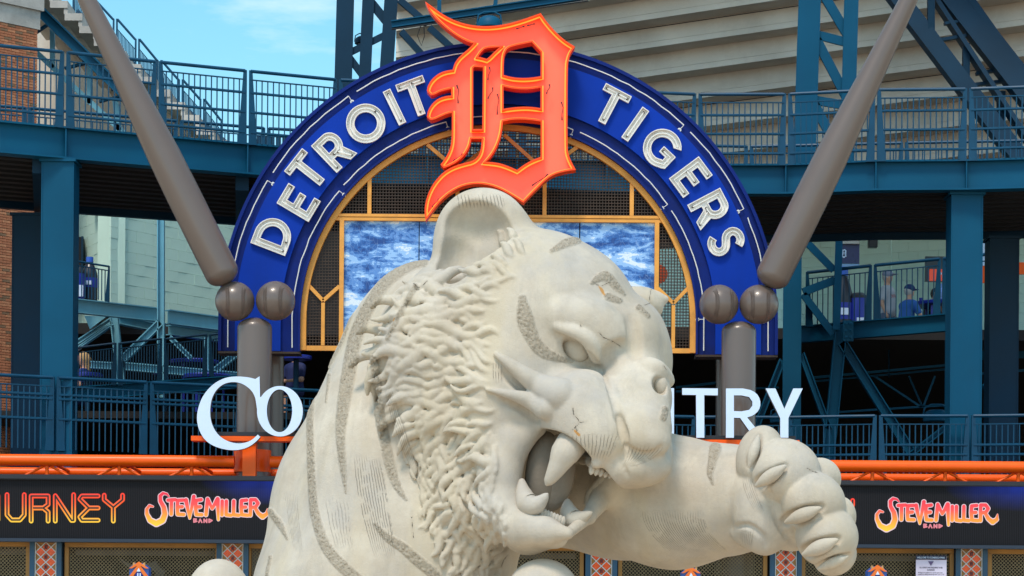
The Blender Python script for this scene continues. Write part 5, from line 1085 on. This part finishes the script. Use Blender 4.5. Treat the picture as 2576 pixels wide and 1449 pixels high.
# palm and toes
E(1965, 1262, -190, 92, 128, 90, rot=-28, k=30)
E(1915, 1290, -225, 70, 105, 60, rot=-10, k=24)
E(1912, 1150, -222, 58, 78, 64, rot=12, k=3)             # toe 1
E(1976, 1187, -262, 86, 80, 78, rot=20, k=2)
E(2045, 1264, -285, 80, 74, 78, rot=30, k=2)
E(2062, 1205, -205, 52, 52, 60, rot=30, k=8)
E(2080, 1350, -292, 76, 74, 78, rot=30, k=2)
E(2112, 1300, -225, 40, 50, 60, k=8)
E(2100, 1398, -255, 54, 48, 60, rot=-30, k=2)
# lower paw domes seen at the bottom edge
E(550, 1500, -150, 78, 92, 80, k=10); Cn([(550, 1520, -140, 74), (640, 1600, 60, 110)], 30)
E(1366, 1492, -190, 84, 80, 80, k=6); Cn([(1366, 1500, -180, 80), (1330, 1620, -60, 100)], 30)
# ---- details laid on the surface found through the lens
def surf(pts, up, lo=TY-1.6, hi=TY+2.3):
    """surface points under print pixels, moved towards the viewer by up px"""
    a = np.array(pts, float); H = SG.hit(a[:, 0], a[:, 1], lo, hi)
    Y = H[:, 1]; ok = ~np.isnan(Y)
    if ok.any(): Y = np.where(ok, Y, np.interp(np.arange(len(Y)), np.flatnonzero(ok), Y[ok]))
    return [np.array(U(a[i, 0], a[i, 1], Y[i]-up[i]*TY/F)) for i in range(len(a))], ok
def ridge(pts, k=6, op='add'):
    """pts: (px, py, up, r)"""
    q_ = []
    for i in range(len(pts)-1):
        a0, a1, a2, a3 = [np.array(pts[min(max(i+j, 0), len(pts)-1)], float) for j in (-1, 0, 1, 2)]
        for t in (0, .33, .67): q_.append(tuple(.5*((2*a1)+(a2-a0)*t+(2*a0-5*a1+4*a2-a3)*t*t+(3*a1-a0-3*a2+a3)*t**3)))
    pts = q_+[tuple(pts[-1])]
    P, ok = surf([p[:2] for p in pts], [p[2] for p in pts])
    Y_ = np.array([p[1] for p in P]); Ys = Y_.copy()
    for _ in range(3): Ys[1:-1] = (Ys[:-2]+Ys[1:-1]+Ys[2:])/3
    P = [np.array(U(pts[i][0], pts[i][1], Ys[i])) for i in range(len(P))]
    SG.chain([(P[i], Rp(pts[i][3])) for i in range(len(pts))], Rp(k), op)
def blob(px, py, up, rx, ry, rz, rot=0, yaw=0, k=6, op='add'):
    P, ok = surf([(px, py)], [up]); SG.ell(P[0], (Rp(rx), Rp(rz), Rp(ry)), RM(rot, yaw), Rp(k), op)
# flared whisker ridges on the near cheek
ridge([(1264, 936, 3, 8), (1300, 962, 1, 13), (1336, 984, -1, 13), (1358, 994, -2, 7)], 8, 'sub')
ridge([(1262, 1006, 3, 6), (1310, 1024, 1, 10), (1350, 1052, 0, 11)], 12, 'sub')
ridge([(1246, 890, 8, 6), (1264, 902, 13, 9), (1284, 917, 15, 13), (1306, 934, 15, 17), (1328, 950, 13, 21), (1350, 965, 8, 26), (1376, 980, -2, 33), (1410, 994, -20, 42)], 5)
ridge([(1222, 979, 5, 4), (1246, 984, 9, 6), (1270, 989, 12, 9), (1294, 995, 13, 12), (1318, 1002, 11, 16), (1344, 1012, 5, 21), (1380, 1028, -10, 31)], 5)

# near eye
blob(1456, 870, 6, 42, 37, 44, rot=36, k=5, op='sub')
ridge([(1396, 800, -26, 26), (1432, 800, -24, 34), (1472, 806, -20, 42), (1512, 834, -18, 44), (1530, 872, -20, 34)], 34)
ridge([(1400, 822, 0, 4), (1422, 829, 4, 6), (1444, 835, 9, 9), (1466, 845, 11, 10), (1484, 862, 11, 11), (1494, 884, 8, 11), (1502, 906, 2, 9)], 14)

ridge([(1478, 890, 6, 7), (1490, 906, 5, 7), (1506, 918, 4, 4)], 6, 'sub')
# far eye
blob(1660, 968, 0, 20, 27, 40, k=4, op='sub')
ridge([(1626, 918, -8, 16), (1650, 930, 0, 17), (1674, 946, 0, 14), (1684, 962, -2, 9)], 18)
# forehead furrows
ridge([(1530, 905, 8, 10), (1548, 880, 10, 12), (1580, 872, 4, 10)], 20, 'sub')
ridge([(1590, 800, 4, 10), (1600, 860, 6, 12), (1596, 890, 4, 8)], 20, 'sub')
# crease between bridge and pad, nostril, lip line
ridge([(1512, 936, 4, 6), (1538, 984, 5, 8), (1553, 1027, 3, 9), (1560, 1058, 0, 10)], 10, 'sub')
ridge([(1556, 1046, 1, 7), (1562, 1070, -4, 11), (1569, 1094, -5, 12), (1575, 1116, -2, 8)], 4, 'sub')
ridge([(1574, 1120, 0, 6), (1596, 1136, 0, 8), (1622, 1143, 0, 8), (1646, 1138, 1, 7), (1664, 1124, 2, 5)], 5, 'sub')
ridge([(1572, 1130, 2, 4), (1566, 1160, 2, 4), (1580, 1200, 2, 4)], 6, 'sub')
# lid under the muzzle pad
ridge([(1384, 1092, 0, 12), (1410, 1122, 2, 14), (1450, 1148, 0, 12), (1500, 1166, 0, 12)], 12)
# folds on the palm
ridge([(1932, 1230, 2, 5), (1946, 1280, 2, 5), (1966, 1330, 2, 5), (2000, 1372, 2, 4)], 10, 'sub')
ridge([(1850, 1326, 2, 4), (1884, 1322, 2, 5), (1920, 1350, 2, 5), (1926, 1376, 2, 4)], 8, 'sub')
def sheath(x0, y0, x1, y1, wd):
    ridge([(x0+(x1-x0)*t, y0+(y1-y0)*t, 4+4*math.sin(t*3), wd*(0.5+0.75*math.sin(0.6+t*2.3))) for t in np.linspace(0.05, 1.04, 8)], 4, 'sub')
CLAWS = ((1884, 1176, 1908, 1096, 13), (1900, 1224, 1976, 1172, 16), (1974, 1314, 2064, 1278, 17), (2018, 1396, 2106, 1358, 18), (2056, 1432, 2132, 1400, 13))
CLAWP = []
for q in CLAWS:
    n_ = 9; pts_ = [(q[0]+(q[2]-q[0])*t, q[1]+(q[3]-q[1])*t) for t in np.linspace(0, 1, n_)]
    P_, ok = surf(pts_, [0]*n_); Ys = np.array([p[1] for p in P_]); co = np.polyfit(np.arange(n_)[2:], Ys[2:], 1); Ys = np.minimum(np.polyval(co, np.arange(n_)), Ys+0.01)
    CLAWP.append([np.array(U(*pts_[i], Ys[i]-(3+9*math.sin(math.pi*i/(n_-1)))*TY/F*0.6)) for i in range(n_)])
for q in CLAWS: sheath(*q)
# ---- fur: locks laid over the mane, every lock a tapering ridge that lifts towards its tip
def inpoly(x, y, P):
    c = False; n = len(P)
    for i in range(n):
        x1, y1 = P[i]; x2, y2 = P[(i+1) % n]
        if (y1 > y) != (y2 > y) and x < (x2-x1)*(y-y1)/(y2-y1)+x1: c = not c
    return c
MANE = [(1120, 690), (1170, 672), (1250, 640), (1275, 690), (1240, 760), (1215, 850), (1206, 1000), (1212, 1100), (1222, 1180), (1218, 1320), (1262, 1372),
        (1290, 1400), (1240, 1449), (1130, 1449), (1105, 1410), (1080, 1350), (1066, 1290), (1056, 1210), (1030, 1160), (1008, 1090), (985, 1035), (952, 975), (935, 930), (936, 880), (950, 830), (968, 792), (992, 744), (1045, 708)]
FLOW = [(1230, 700, -1, -.1), (1130, 680, -1, .35), (1050, 730, -1, .55), (1000, 780, -1, .5), (1190, 780, -1, -.25), (1100, 800, -1, -.3), (1020, 850, -1, .1), (960, 880, -.8, .7), (1190, 880, -1, -.35),
        (1100, 900, -1, -.25), (1000, 930, -1, .35), (955, 950, -.3, 1), (1180, 980, -1, -.2), (1080, 1000, -1, .35), (1000, 1030, -.5, 1), (1180, 1080, -1, .05), (1080, 1090, -1, .5), (1030, 1120, -.2, 1),
        (1200, 1150, -1, .5), (1120, 1180, -.2, 1), (1070, 1220, .25, 1), (1190, 1240, .3, 1), (1110, 1300, -.5, 1), (1200, 1330, .2, 1), (1130, 1390, -.6, 1), (1230, 1410, -.3, 1), (1180, 1440, -.1, 1)]
def flow(x, y):
    sx = sy = 0
    for (a, b, c, d) in FLOW:
        w_ = 1/((a-x)**2+(b-y)**2+400)**1.5; m = math.hypot(c, d); sx += w_*c/m; sy += w_*d/m
    m = math.hypot(sx, sy)+1e-9; return sx/m, sy/m
rf = random.Random(11)
locks = []                                    # x, y, direction, length, half width, relief, S bend, phase
yy = 655
while yy < 1462:
    xx = 925+rf.uniform(0, 30)
    while xx < 1300:
        x = xx+rf.uniform(-12, 12); y = yy+rf.uniform(-5, 5)
        if inpoly(x, y, MANE):
            dx, dy = flow(x, y); a = rf.gauss(0, .15)+.30*math.sin(x/52+y/41); dx, dy = dx*math.cos(a)-dy*math.sin(a), dx*math.sin(a)+dy*math.cos(a)
            edge = min(1, max(.15, (1240-x)/120)) if y < 1120 else 1
            low = min(1, max(0, (y-1080)/140))
            locks.append((x, y, dx, dy, rf.uniform(90, 165)*(1-.48*low)*(.5+.5*edge), rf.uniform(12, 18.5)*(1-.36*low)*(.42+.58*edge), edge, rf.uniform(.05, .16)*rf.choice((-1, 1)), rf.uniform(-.6, .6)))
        xx += 56 if yy < 1120 else 36
    yy += 17 if yy < 1120 else 13.5
for (x, y, L, an, wd) in ((1150, 690, 56, 172, 12), (1190, 684, 52, 176, 12), (1226, 672, 50, 190, 11), (1256, 654, 50, 205, 11), (1276, 628, 52, 222, 11), (1262, 600, 50, 238, 10), (1290, 596, 56, 232, 11), (1306, 620, 54, 226, 9)):
    locks.append((x, y, math.cos(math.radians(an)), math.sin(math.radians(an)), L, wd, .9, .1, .2))
for i in range(80):                                                          # short nicks along the jaw and cheek
    t = rf.random(); x = 1228+48*t*rf.random()+12*math.sin(t*9); y = 1100+270*t
    if x < 1272: locks.append((x, y, rf.uniform(-.5, .1), 1, rf.uniform(20, 38), rf.uniform(4.5, 8), .5, 0, 0))
rf.shuffle(locks)
NPT = 9; prof = [.30, .62, .88, 1.0, 1.0, .92, .76, .54, .30]; lift = [-5, -2.5, 0, 2, 3.8, 5.2, 6.4, 7, 6.6]
pts_ = []; ups = []; rad = []
for (x, y, dx, dy, Lk, wd, e, bend, ph) in locks:
    for j_ in range(NPT):
        t = j_/(NPT-1)-.5; b_ = bend*Lk*math.sin(2*math.pi*t*.9+ph); r = max(2.4, wd*prof[j_])
        pts_.append((x+dx*Lk*t-dy*b_, y+dy*Lk*t+dx*b_)); rad.append(r); ups.append((lift[j_]*0.85+1.0)*(.3+.7*e)*(1 if wd > 8.2 else .5)-max(0, r-7)*.55)
a_ = np.array(pts_); H_ = SG.hit(a_[:, 0], a_[:, 1], TY-1.3, TY+1.2, 0.01); HY_ = H_[:, 1].reshape(-1, NPT)
for i in range(len(locks)):
    r_ = HY_[i].copy(); m_ = NPT//2
    if np.isnan(r_[m_]): continue
    for rng_ in (range(m_+1, NPT), range(m_-1, -1, -1)):
        pv_ = r_[m_]
        for j in rng_:
            if np.isnan(r_[j]) or abs(r_[j]-pv_) > 0.06: r_[j] = pv_+0.022
            pv_ = r_[j]
    P = [(np.array(U(*pts_[i*NPT+j], r_[j]-ups[i*NPT+j]*TY/F)), Rp(rad[i*NPT+j])) for j in range(NPT)]
    if locks[i][5] > 8: SG.chain([(p, r+Rp(1.5)) for p, r in P[3:8]], Rp(4.0), 'sub')
    SG.chain(P, Rp(1.0))
for ax_ in range(3):                          # one light pass closes pinholes between the locks
    lo_ = [slice(None)]*3; mi_ = [slice(None)]*3; hi_ = [slice(None)]*3; lo_[ax_] = slice(0, -2); mi_[ax_] = slice(1, -1); hi_[ax_] = slice(2, None)
    SG.D[tuple(mi_)] = .5*SG.D[tuple(mi_)]+.25*(SG.D[tuple(lo_)]+SG.D[tuple(hi_)])
V_, F_ = SG.nets()
# ---- attributes: rough textured stripes, tooled lines, cracks (worked out where they lie, then kept on the surface)
vx, vy = proj_np(V_)
G_ = SG.grad(V_); front = (G_[:, 1] < 0.25)
def pl_dist(pts):
    """distance of each vertex to a polyline with a half width per point: <0 inside"""
    best = np.full(len(V_), 99.0)
    if len(pts) > 2 and pts[0][2]+pts[1][2] > 0:
        q_ = []
        for i in range(len(pts)-1):
            a0, a1, a2, a3 = [np.array(pts[min(max(i+j, 0), len(pts)-1)], float) for j in (-1, 0, 1, 2)]
            for t in (0, .25, .5, .75): q_.append(tuple(.5*((2*a1)+(a2-a0)*t+(2*a0-5*a1+4*a2-a3)*t*t+(3*a1-a0-3*a2+a3)*t**3)))
        pts = q_+[pts[-1]]
    for (p, q) in zip(pts, pts[1:]):
        m = (vx > min(p[0], q[0])-40) & (vx < max(p[0], q[0])+40) & (vy > min(p[1], q[1])-40) & (vy < max(p[1], q[1])+40)
        X = vx[m]-p[0]; Y = vy[m]-p[1]; dx = q[0]-p[0]; dy = q[1]-p[1]; t = np.clip((X*dx+Y*dy)/(dx*dx+dy*dy+1e-9), 0, 1)
        d = np.hypot(X-t*dx, Y-t*dy)-(p[2]+(q[2]-p[2])*t); best[m] = np.minimum(best[m], d)
    return best
STRIPES = [[(793, 975, 4), (782, 1041, 8), (782, 1118, 9), (786, 1222, 10), (793, 1292, 11), (814, 1362, 12), (845, 1407, 14), (887, 1446, 14), (930, 1480, 12)],
    [(829, 943, 4), (821, 1010, 2)], [(870, 1240, 1), (863, 1170, 8), (857, 1100, 11), (863, 1030, 15), (877, 943, 17), (894, 854, 17), (922, 784, 16), (967, 715, 15), (1026, 673, 13), (1068, 661, 10)],
    [(828, 923, 4), (863, 854, 4), (894, 767, 3)], [(940, 900, 8), (947, 960, 10), (954, 1030, 12), (967, 1100, 12), (981, 1170, 12), (999, 1222, 9), (1022, 1257, 2)],
    [(943, 1317, 3), (971, 1348, 9), (1013, 1376, 12), (1048, 1407, 13), (1090, 1442, 13), (1130, 1490, 12)], [(680, 1285, 7), (706, 1320, 8), (723, 1355, 2)], [(681, 1400, 4), (672, 1446, 4)],
    [(1314, 750, 9), (1321, 801, 20), (1338, 847, 17), (1363, 881, 15), (1401, 899, 9), (1439, 911, 2)], [(1387, 631, 4), (1425, 611, 11), (1453, 605, 8)],
    [(1488, 711, 4), (1522, 694, 12), (1554, 725, 8), (1570, 740, 3)], [(1529, 746, 10), (1557, 756, 7)], [(1606, 774, 8), (1630, 795, 5)], [(1800, 1128, 14), (1793, 1161, 10), (1787, 1189, 7), (1794, 1217, 2)], [(1672, 1030, 8), (1668, 1050, 8)],
    [(1045, 720, 6), (1000, 800, 6), (975, 850, 5)]]
rough = np.zeros(len(V_))
for s_ in STRIPES:
    d = pl_dist(s_); rough = np.maximum(rough, np.clip((2.5-d)/5.0, 0, 1))
far_dome = (vy > 1400) & ((vx < 625) | ((vx > 1285) & (vx < 1445)))
rough[~front | far_dome] = 0
BUND = [([(887, 1146), (895, 1230), (915, 1313), (940, 1400)], [(943, 1100), (962, 1200), (988, 1337), (992, 1400)], 11, .9), ([(967, 971), (978, 1065), (1030, 1153), (1058, 1233)], [(984, 971), (1012, 1083), (1050, 1153), (1064, 1233)], 5, .9),
    ([(713, 1240), (724, 1310), (738, 1385)], [(748, 1222), (752, 1310), (764, 1397)], 8, .45), ([(808, 1240), (822, 1310), (842, 1390)], [(872, 1250), (880, 1310), (888, 1380)], 7, .4), ([(1612, 1275), (1634, 1340), (1706, 1402)], [(1770, 1290), (1784, 1340), (1832, 1388)], 25, .7),
    ([(1432, 1098), (1438, 1120), (1448, 1152)], [(1556, 1098), (1542, 1130), (1522, 1168)], 12, .6), ([(1578, 1128), (1572, 1150), (1562, 1178)], [(1668, 1128), (1645, 1150), (1610, 1168)], 10, .6), ([(1236, 902), (1238, 960)], [(1264, 918), (1264, 968)], 4, .7),
    ([(1146, 496), (1150, 522)], [(1262, 492), (1268, 518)], 13, .8), ([(1866, 1190), (1872, 1240), (1900, 1290)], [(1892, 1190), (1906, 1250), (1930, 1300)], 6, .5), ([(1862, 1330), (1858, 1374)], [(1896, 1336), (1888, 1384)], 7, .5)]
lu = np.zeros(len(V_)); lm = np.zeros(len(V_))
for (L_, R_, n_, st_) in BUND:
    yl = [p[1] for p in L_]; yr = [p[1] for p in R_]
    y0 = max(yl[0], yr[0])-8; y1 = min(yl[-1], yr[-1])+8; m = (vy > y0) & (vy < y1) & front
    xl = np.polyval(np.polyfit(yl, [p[0] for p in L_], min(2, len(yl)-1)), vy); xr = np.polyval(np.polyfit(yr, [p[0] for p in R_], min(2, len(yr)-1)), vy)
    u = (vx-xl)/(xr-xl); m &= (u > -.02) & (u < 1.02)
    f_ = np.clip((vy-y0)/(.25*(y1-y0)), 0, 1)*np.clip((y1-vy)/(.3*(y1-y0)), 0, 1)*np.clip((u+.02)*n_*2, 0, 1)*np.clip((1.02-u)*n_*2, 0, 1)
    lu[m] = u[m]*n_; lm[m] = (f_*st_)[m]
CRACKS = [[(1441, 1026, 0), (1443, 1042, 0), (1455, 1056, 0), (1458, 1064, 0), (1440, 1082, 0)], [(1458, 1064, 0), (1475, 1060, 0)], [(1448, 1072, 0), (1452, 1086, 0)], [(1508, 838, 0), (1520, 850, 0), (1540, 858, 0), (1562, 872, 0)], [(1638, 728, 0), (1634, 752, 0), (1637, 762, 0), (1622, 768, 0)], [(1040, 712, 0), (1052, 724, 0), (1064, 718, 0), (1075, 706, 0)],
    [(1036, 1286, 0), (1036, 1310, 0), (1040, 1352, 0)], [(2031, 1178, 0), (2045, 1186, 0), (2058, 1190, 0)], [(1498, 715, 0), (1512, 720, 0), (1530, 712, 0)], [(1670, 920, 0), (1676, 930, 0)], [(1460, 815, 0), (1462, 822, 0)], [(1260, 1428, 0), (1268, 1408, 0), (1276, 1398, 0)]]
crk = np.full(len(V_), 9.0)
for s_ in CRACKS: crk = np.minimum(crk, pl_dist(s_))
crk[~front] = 9
rust = np.minimum(np.minimum(pl_dist([(1506, 720, 1), (1514, 730, 4), (1521, 744, 1)]), pl_dist([(1446, 1084, 5), (1456, 1094, 6)])+2.5), pl_dist([(994, 800, 1), (990, 806, 2)])); rust[~front] = 9
# stripes stand proud and pitted
rn = np.random.RandomState(3)
V_ = V_+G_*(rough*(0.004+0.017*(rn.rand(len(V_))-0.45)))[:, None]
def tiger_mat(plain=False):
    m = bpy.data.materials.new('weathered_concrete'); m.use_nodes = True; n = m.node_tree; L = n.links; b = n.nodes['Principled BSDF']
    def nd(t, **k):
        x = n.nodes.new(t)
        for a, v in k.items(): setattr(x, a, v)
        return x
    def at(nm):
        x = nd('ShaderNodeValue'); x.outputs[0].default_value = 9 if nm in ('crack', 'rust') else 0
        if plain: return x.outputs[0]
        x = nd('ShaderNodeAttribute'); x.attribute_name = nm; return x.outputs['Fac']
    def noise(sc, det=5, rg=.55, vec=None, dist=0):
        x = nd('ShaderNodeTexNoise'); x.inputs['Scale'].default_value = sc; x.inputs['Detail'].default_value = det; x.inputs['Roughness'].default_value = rg; x.inputs['Distortion'].default_value = dist
        L.new(vec or tc_.outputs['Object'], x.inputs['Vector']); return x.outputs[0]
    def math_(op, a, b_=None, cl=False):
        x = nd('ShaderNodeMath', operation=op); x.use_clamp = cl
        for i, v in enumerate((a, b_)):
            if v is None: continue
            if isinstance(v, (int, float)): x.inputs[i].default_value = v
            else: L.new(v, x.inputs[i])
        return x.outputs[0]
    def rng(v, a, b_, c, d):
        x = nd('ShaderNodeMapRange'); L.new(v, x.inputs[0])
        for i, q in enumerate((a, b_, c, d)): x.inputs[i+1].default_value = q
        return x.outputs[0]
    def mix(f, a, b_, bl='MIX'):
        x = nd('ShaderNodeMix', data_type='RGBA', blend_type=bl)
        if isinstance(f, (int, float)): x.inputs[0].default_value = f
        else: L.new(f, x.inputs[0])
        for i, v in ((6, a), (7, b_)):
            if isinstance(v, tuple): x.inputs[i].default_value = (*v, 1)
            else: L.new(v, x.inputs[i])
        return x.outputs[2]
    tc_ = nd('ShaderNodeTexCoord')
    stretch = nd('ShaderNodeMapping'); stretch.inputs['Scale'].default_value = (1, 1, .22); L.new(tc_.outputs['Object'], stretch.inputs[0])
    col = mix(rng(noise(2.2, 7, .65), .38, .66, 0, 1), (.49, .43, .345), (.62, .565, .47))
    col = mix(rng(noise(1.3, 7, .72), .46, .68, 0, .75), col, (.45, .43, .40))
    col = mix(rng(noise(5.0, 9, .74, stretch.outputs[0]), .50, .72, 0, .62), col, (.38, .345, .285))
    col = mix(rng(noise(1.7, 5, .65, stretch.outputs[0]), .50, .68, 0, .55), col, (.58, .50, .35))
    ro = at('rough'); col = mix(math_('MULTIPLY', ro, .55), col, (.56, .49, .38))
    pit = rng(noise(30, 4, .7, None, 1.0), .36, .46, 1, 0)
    col = mix(math_('MULTIPLY', math_('MULTIPLY', pit, ro), .22), col, (.27, .22, .16))
    u = at('lu'); wob = math_('MULTIPLY', noise(5, 4), 1.6)
    fr = math_('ABSOLUTE', math_('SUBTRACT', math_('FRACT', math_('ADD', u, wob)), .5))
    brk = rng(noise(14, 4), .36, .5, 0, 1)
    ln = math_('MULTIPLY', math_('MULTIPLY', rng(fr, .04, .13, 1, 0), at('lm')), brk)
    col = mix(math_('MULTIPLY', ln, .40), col, (.20, .175, .14))
    cw = math_('ADD', at('crack'), math_('MULTIPLY', math_('SUBTRACT', noise(40, 3), .5), 3.2))
    ck = rng(cw, .2, 1.2, .8, 0); col = mix(ck, col, (.11, .085, .065)); col = mix(rng(at('crack'), 0, 8, .28, 0), col, (.36, .31, .24))
    col = mix(rng(math_('ADD', at('rust'), math_('MULTIPLY', math_('SUBTRACT', noise(30, 3), .5), 4)), -1, 1.5, .85, 0), col, (.55, .25, .04))
    L.new(col, b.inputs['Base Color']); b.inputs['Roughness'].default_value = .82; b.inputs['Specular IOR Level'].default_value = .25
    hgt = math_('ADD', math_('MULTIPLY', noise(38, 4, .6, None, .8), .35), math_('MULTIPLY', noise(110, 2, .5), .12))
    hgt = math_('ADD', hgt, math_('MULTIPLY', math_('MULTIPLY', noise(48, 5, .7, None, 1.5), ro), 1.8))
    hgt = math_('SUBTRACT', hgt, math_('MULTIPLY', ln, 1.0)); hgt = math_('SUBTRACT', hgt, math_('MULTIPLY', ck, 1.5))
    bp = nd('ShaderNodeBump'); bp.inputs['Strength'].default_value = .9; bp.inputs['Distance'].default_value = .012
    L.new(hgt, bp.inputs['Height']); L.new(bp.outputs[0], b.inputs['Normal']); return m
M_T = tiger_mat(); M_P = tiger_mat(True)
tm = np_mesh('tiger_statue', V_, F_, M_T)
for nm_, ar in (('rough', rough), ('lu', lu), ('lm', lm), ('crack', crk), ('rust', rust)):
    at_ = tm.attributes.new(nm_, 'FLOAT', 'POINT'); at_.data.foreach_set('value', ar.astype(np.float32))
tiger = link('tiger_statue', tm)
tag(tiger, 'giant snarling pale concrete tiger statue with open fanged mouth and one raised clawed paw', 'statue')
# ---- teeth, tongue, eyes and claws: parts of their own
def bent(pts, name, flat=1.0, n=16, sub=5):
    """smooth tapering body through (point, radius) pairs"""
    P = [Vector(p[0]) for p in pts]; R = [p[1] for p in pts]; out = []; rr = []
    for i in range(len(P)-1):
        p0 = P[max(i-1, 0)]; p1 = P[i]; p2 = P[i+1]; p3 = P[min(i+2, len(P)-1)]
        for j in range(sub):
            t = j/sub; out.append(.5*((2*p1)+(p2-p0)*t+(2*p0-5*p1+4*p2-p3)*t*t+(3*p1-p0-3*p2+p3)*t**3)); rr.append(R[i]+(R[i+1]-R[i])*t)
    out.append(P[-1]); rr.append(R[-1]); out.append(P[-1]+(P[-1]-out[-2]).normalized()*R[-1]*.75); rr.append(R[-1]*.25)
    mb = MB(); mb.tube(out, rr, n); m = mb.mesh(name, M_P, True)
    o = link(name, m, tiger); return o
def tp(px, py, dz, r): return (T(px, py, dz), Rp(r))
fang1 = bent([tp(1448, 1096, -220, 10), tp(1438, 1116, -250, 38), tp(1420, 1142, -266, 35), tp(1405, 1170, -268, 25), tp(1390, 1196, -266, 18), tp(1378, 1214, -262, 11)], 'fang'); fang1['label'] = 'long blunt upper fang hanging over the tongue'
bent([tp(1312, 1206, -205, 6), tp(1316, 1238, -218, 20), tp(1328, 1268, -236, 30), tp(1348, 1270, -250, 24), tp(1364, 1258, -260, 15), tp(1375, 1245, -266, 7)], 'fang')['label'] = 'near lower fang with its tip curling right'
bent([tp(1428, 1258, -170, 6), tp(1430, 1286, -190, 22), tp(1442, 1308, -206, 28), tp(1460, 1303, -214, 19), tp(1475, 1296, -220, 11), tp(1487, 1290, -224, 5)], 'fang')['label'] = 'far lower fang pointing right'
def ellm(name, c, r, R, nseg=28):
    mb = MB(); prof = [(math.sin(math.pi*i/16), math.cos(math.pi*i/16)) for i in range(17)]
    mb.lathe((0, 0, 0), [(p[0], p[1]) for p in prof], nseg); R = np.array(R)
    mb.v = [tuple(np.array(c)+R@(np.array(v)*np.array(r))) for v in mb.v]
    return link(name, mb.mesh(name, M_P, True), tiger)
M_TG = mat('dark_tongue_stone', (.23, .20, .16), .85, var=.12, nscale=4, bump=.3, bscale=30)  # darker grey-brown than the body, for tongue and gum
tg = ellm('tongue', T(1396, 1190, -146), (Rp(50), Rp(24), Rp(96)), RM(rot=8, yaw=-10)); tg.data.materials[0] = M_TG
tg = ellm('gum', T(1366, 1190, -138), (Rp(44), Rp(40), Rp(104)), RM(rot=6, yaw=10)); tg.data.materials[0] = M_TG
P_, ok = surf([(1450, 875), (1662, 968)], [0, 0])
ellm('eyeball', P_[0]+np.array([0, -0.045, 0]), (Rp(36), Rp(27), Rp(39)), RM(rot=-28))
ellm('eyeball', P_[1]+np.array([0, -0.005, 0]), (Rp(17), Rp(16), Rp(25)), RM(rot=-10))
for i in range(9):                                                            # row of small lower incisors
    t = i/8; bent([tp(1352+62*t, 1300+24*t, -236, 5), tp(1354+62*t, 1288+24*t, -240, 7), tp(1356+62*t, 1278+24*t, -238, 5)], 'incisor', n=8, sub=2)
for i in range(6):                                                            # upper incisors under the lip
    t = i/5; bent([tp(1492+58*t, 1160+26*t, -240+26*t, 5), tp(1490+58*t, 1176+24*t, -254+26*t, 9-2*t), tp(1487+58*t, 1190+22*t-8*t, -258+26*t, 6-2*t)], 'incisor', n=8, sub=3)
for q, P in zip(CLAWS, CLAWP):
    w_ = q[4]; prof = (.16, .5, .78, .95, 1.0, .95, .8, .55, .25)
    bent([(P[i], Rp(w_)*prof[i]) for i in range(9)], 'claw', n=14, sub=3)
# far inner cheek with its ridges
for i in range(4): bent([tp(1478+16*i, 1272-22*i, -86, 10), tp(1486+16*i, 1245-20*i, -84, 14), tp(1500+14*i, 1218-14*i, -80, 8)], 'molar', n=10, sub=3)
